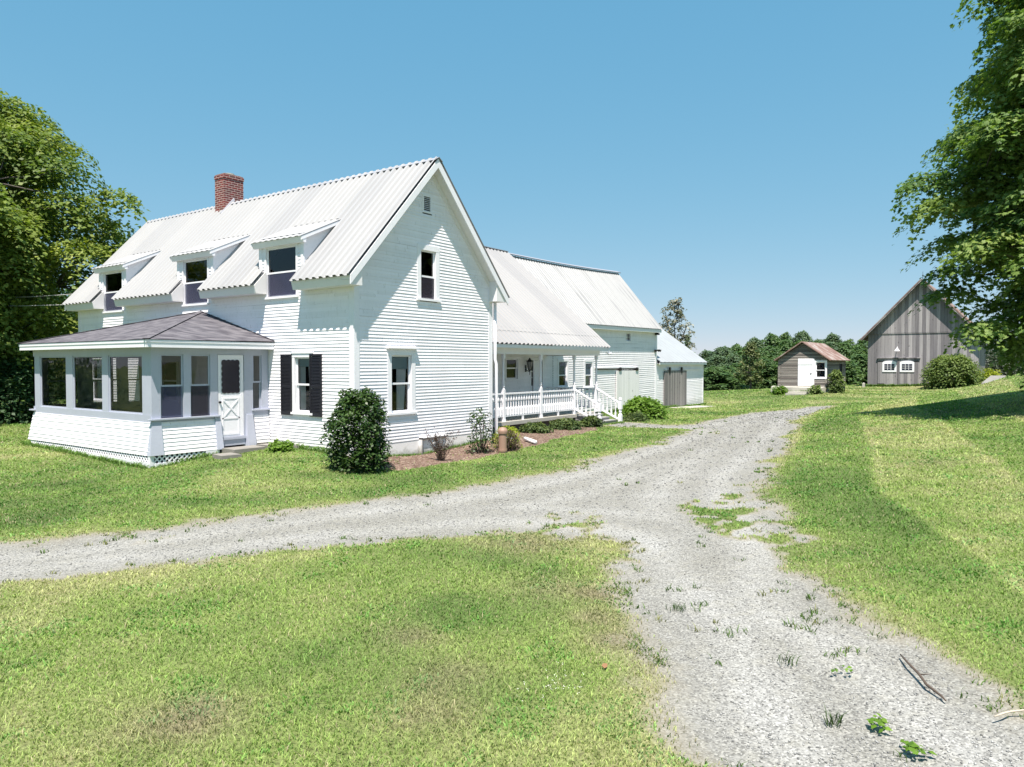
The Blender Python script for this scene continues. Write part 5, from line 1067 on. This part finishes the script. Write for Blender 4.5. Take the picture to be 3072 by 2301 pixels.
b = MB(); q = [(-6.02,-14.22),(-6.22,-14.30),(-6.45,-14.42),(-6.62,-14.50),(-6.75,-14.62),(-6.82,-14.66)]; b.tube([(x,y,hz(x,y)+.02+.02*math.sin(i)) for i,(x,y) in enumerate(q)], [.007,.010,.012,.012,.010,.006], 6); b.tube([(-6.45,-14.42,hz(-6.45,-14.42)+.03),(-6.43,-14.52,hz(-6.4,-14.5)+.05)],[.007,.003],5)
tag(obj('fallen_branch', b, TWIG, None, True, (-6.4,-14.4,.03)), 'dark crooked fallen branch on the right edge of the gravel', 'branch')
b = MB(); q = [(-7.02,-15.0),(-6.95,-15.06),(-6.86,-15.1),(-6.80,-15.2),(-6.72,-15.3)]; b.tube([(x,y,hz(x,y)+.04+.015*(i%2)) for i,(x,y) in enumerate(q)], [.006,.008,.008,.007,.004], 6)
tag(obj('fallen_branch', b, PALETWIG, None, True, (-6.86,-15.1,.05)), 'pale bleached stick in the grass at the lower right corner', 'branch')
x, y = -7.79,-12.02; z = hz(x,y)+.05; V = MB().face([(x-.035,y-.014,z-.02),(x-.008,y-.03,z-.01),(x+.035,y-.007,z),(x+.02,y+.028,z),(x-.02,y+.024,z-.008)]); tag(obj('dry_leaf', V, DRYLEAF, None, origin=(x,y,z)), 'single orange-brown dry leaf at the edge of the gravel', 'leaf')
for (x,y,n,s,lb) in ((-7.58,-14.27,26,.06,'broad-leaved weed low on the gravel near the bottom edge'),(-7.82,-14.55,30,.055,'larger patch of leafy weeds at the bottom right of the gravel'),(-6.62,-13.85,14,.045,'leafy weed in the gravel left of the dark branch')):
    rt_ = np.clip(rng.normal(0,.05,(n,2)),-.08,.08); P = np.stack([x+rt_[:,0],y+rt_[:,1],H(x+rt_[:,0],y+rt_[:,1])+.01+.03*rng.random(n)],-1); me = leaf_mesh('leafy_weed', P-np.array(at(x,y)), np.stack([rt_[:,0]*3,rt_[:,1]*3,np.full(n,1.)],-1)+rng.normal(0,.25,(n,3)), s*(.7+.6*rng.random(n)), np.clip(rng.normal(.5,.2,n),0,1), LBRT)
    o = link('leafy_weed', me); o.location = at(x,y); tag(o, lb, 'weed', 'leafy weeds on the gravel')
for (x,y,n,h_,lb) in ((-7.68,-13.98,34,.12,'spiky dark grass tuft in the middle of the near gravel'),(-6.70,-13.35,26,.09,'small spiky tuft on the gravel above the broad-leaved weed'),(-5.8,-11.9,40,.07,'short dense grass tuft on the gravel left of its centre')):
    xx = x+rng.normal(0,.045,n); yy = y+rng.normal(0,.045,n); V,F,C = blades(xx,yy,H(xx,yy)-.01,h_*(.6+.6*rng.random(n)),np.full(n,.008),.8,np.array([.06,.11,.03])*(.6+.8*rng.random((n,1))))
    o = link('grass_tuft', npmesh('grass_tuft', V-np.array(at(x,y)), F, GRASS, {'col':C})); o.location = at(x,y); tag(o, lb, 'grass tuft', 'grass tufts on the gravel')
n = 40; xx = -8.4+rng.normal(0,.22,n); yy = -11.85+rng.normal(0,.16,n); P = np.stack([xx,yy,H(xx,yy)+.05+.03*rng.random(n)],-1); PP = np.repeat(P,4,0)+rng.normal(0,.006,(n*4,3))
tag(link('clover_flowers', leaf_mesh('clover_flowers', PP, np.tile([0,0,1.],(n*4,1))+rng.normal(0,.4,(n*4,3)), np.full(n*4,.009), np.full(n*4,.5), nmat('white_clover', (.75,.73,.68), .8, .2)[0])), kind='stuff')
b = MB(); x,y = ray2(2968,50); z = hz(x,y); b.hexa([(x-1.0,y-.5,z-.3),(x+1.6,y-1.1,z-.3),(x+2.2,y+.2,z-.3),(x-.6,y+.6,z-.3),(x-.7,y-.4,z+.12),(x+1.6,y-.9,z+.62),(x+2.0,y,z+.6),(x-.5,y+.4,z+.14)]); tag(obj('boulder', b, ROCK, None, origin=(x,y,z)), 'pale sloping rock slab on the bank right of the grey barn', 'rock')
for (p,q,lb,sag) in (((-4.1,40,7.3),(.6,16.42,5.75),'upper pale service cable running from the left to the house',.5),((-4.1,40,6.8),(.2,16.42,5.25),'lower pale service cable running from the left to the house',.35)):
    b = MB(); p,q = np.array(p),np.array(q); pts = [tuple(p+(q-p)*f-np.array([0,0,sag*4*f*(1-f)])) for f in np.linspace(0,1,14)]; b.tube(pts, .016, 5); tag(obj('power_line', b, WIRE, None, origin=tuple((p+q)/2)), lb, 'cable')
# ------------------------------------------------------------------ camera, light, sky
cd = bpy.data.cameras.new('camera'); cam = bpy.data.objects.new('camera', cd); COL.objects.link(cam); SC.camera = cam
fv = Vector((math.cos(VA)*math.cos(PIT), math.sin(VA)*math.cos(PIT), -math.sin(PIT))); rv = Vector((math.sin(VA), -math.cos(VA), 0)); uv = rv.cross(fv)
cam.matrix_world = Matrix(((rv.x,uv.x,-fv.x,CAM[0]),(rv.y,uv.y,-fv.y,CAM[1]),(rv.z,uv.z,-fv.z,CAM[2]),(0,0,0,1)))
cd.sensor_width = 36; cd.lens = FPX/3072*36; cd.clip_end = 5000; cd.clip_start = .1
SUND = Vector((.37,.235,-1)).normalized(); EL = math.asin(-SUND.z)
sl_ = bpy.data.lights.new('sun', 'SUN'); sl_.energy = 4.75; sl_.angle = math.radians(.53); sl_.color = (1,.915,.81)
so = bpy.data.objects.new('sun', sl_); COL.objects.link(so); so.rotation_euler = SUND.to_track_quat('-Z','Y').to_euler()
wd = bpy.data.worlds.new('World'); SC.world = wd; wd.use_nodes = True; nt = wd.node_tree; bg = nt.nodes['Background']
sk = nt.nodes.new('ShaderNodeTexSky'); sk.sky_type = 'NISHITA'; sk.sun_disc = False; sk.sun_elevation = EL; sk.sun_rotation = math.atan2(-SUND.x, -SUND.y)
sk.air_density = 1.0; sk.dust_density = 1.0; sk.ozone_density = 1.0; sk.altitude = 3000
sc_ = nt.nodes.new('ShaderNodeSeparateColor'); nt.links.new(sk.outputs[0], sc_.inputs[0]); cc_ = nt.nodes.new('ShaderNodeCombineColor')   # soft hazy summer sky
for k_, (p_, g_) in enumerate(((.705,.829),(.336,1.80),(.208,2.62))): nt.links.new(math_(nt, 'MULTIPLY', math_(nt, 'POWER', sc_.outputs[k_], p_), g_), cc_.inputs[k_])
nt.links.new(cc_.outputs[0], bg.inputs[0]); bg.inputs[1].default_value = .103
SC.view_settings.view_transform = 'Standard'; SC.view_settings.look = 'None'; SC.view_settings.exposure = 1.0; SC.view_settings.gamma = 1
SC.render.engine = 'CYCLES'; SC.cycles.max_bounces = 8; SC.cycles.transparent_max_bounces = 16; SC.cycles.use_denoising = True
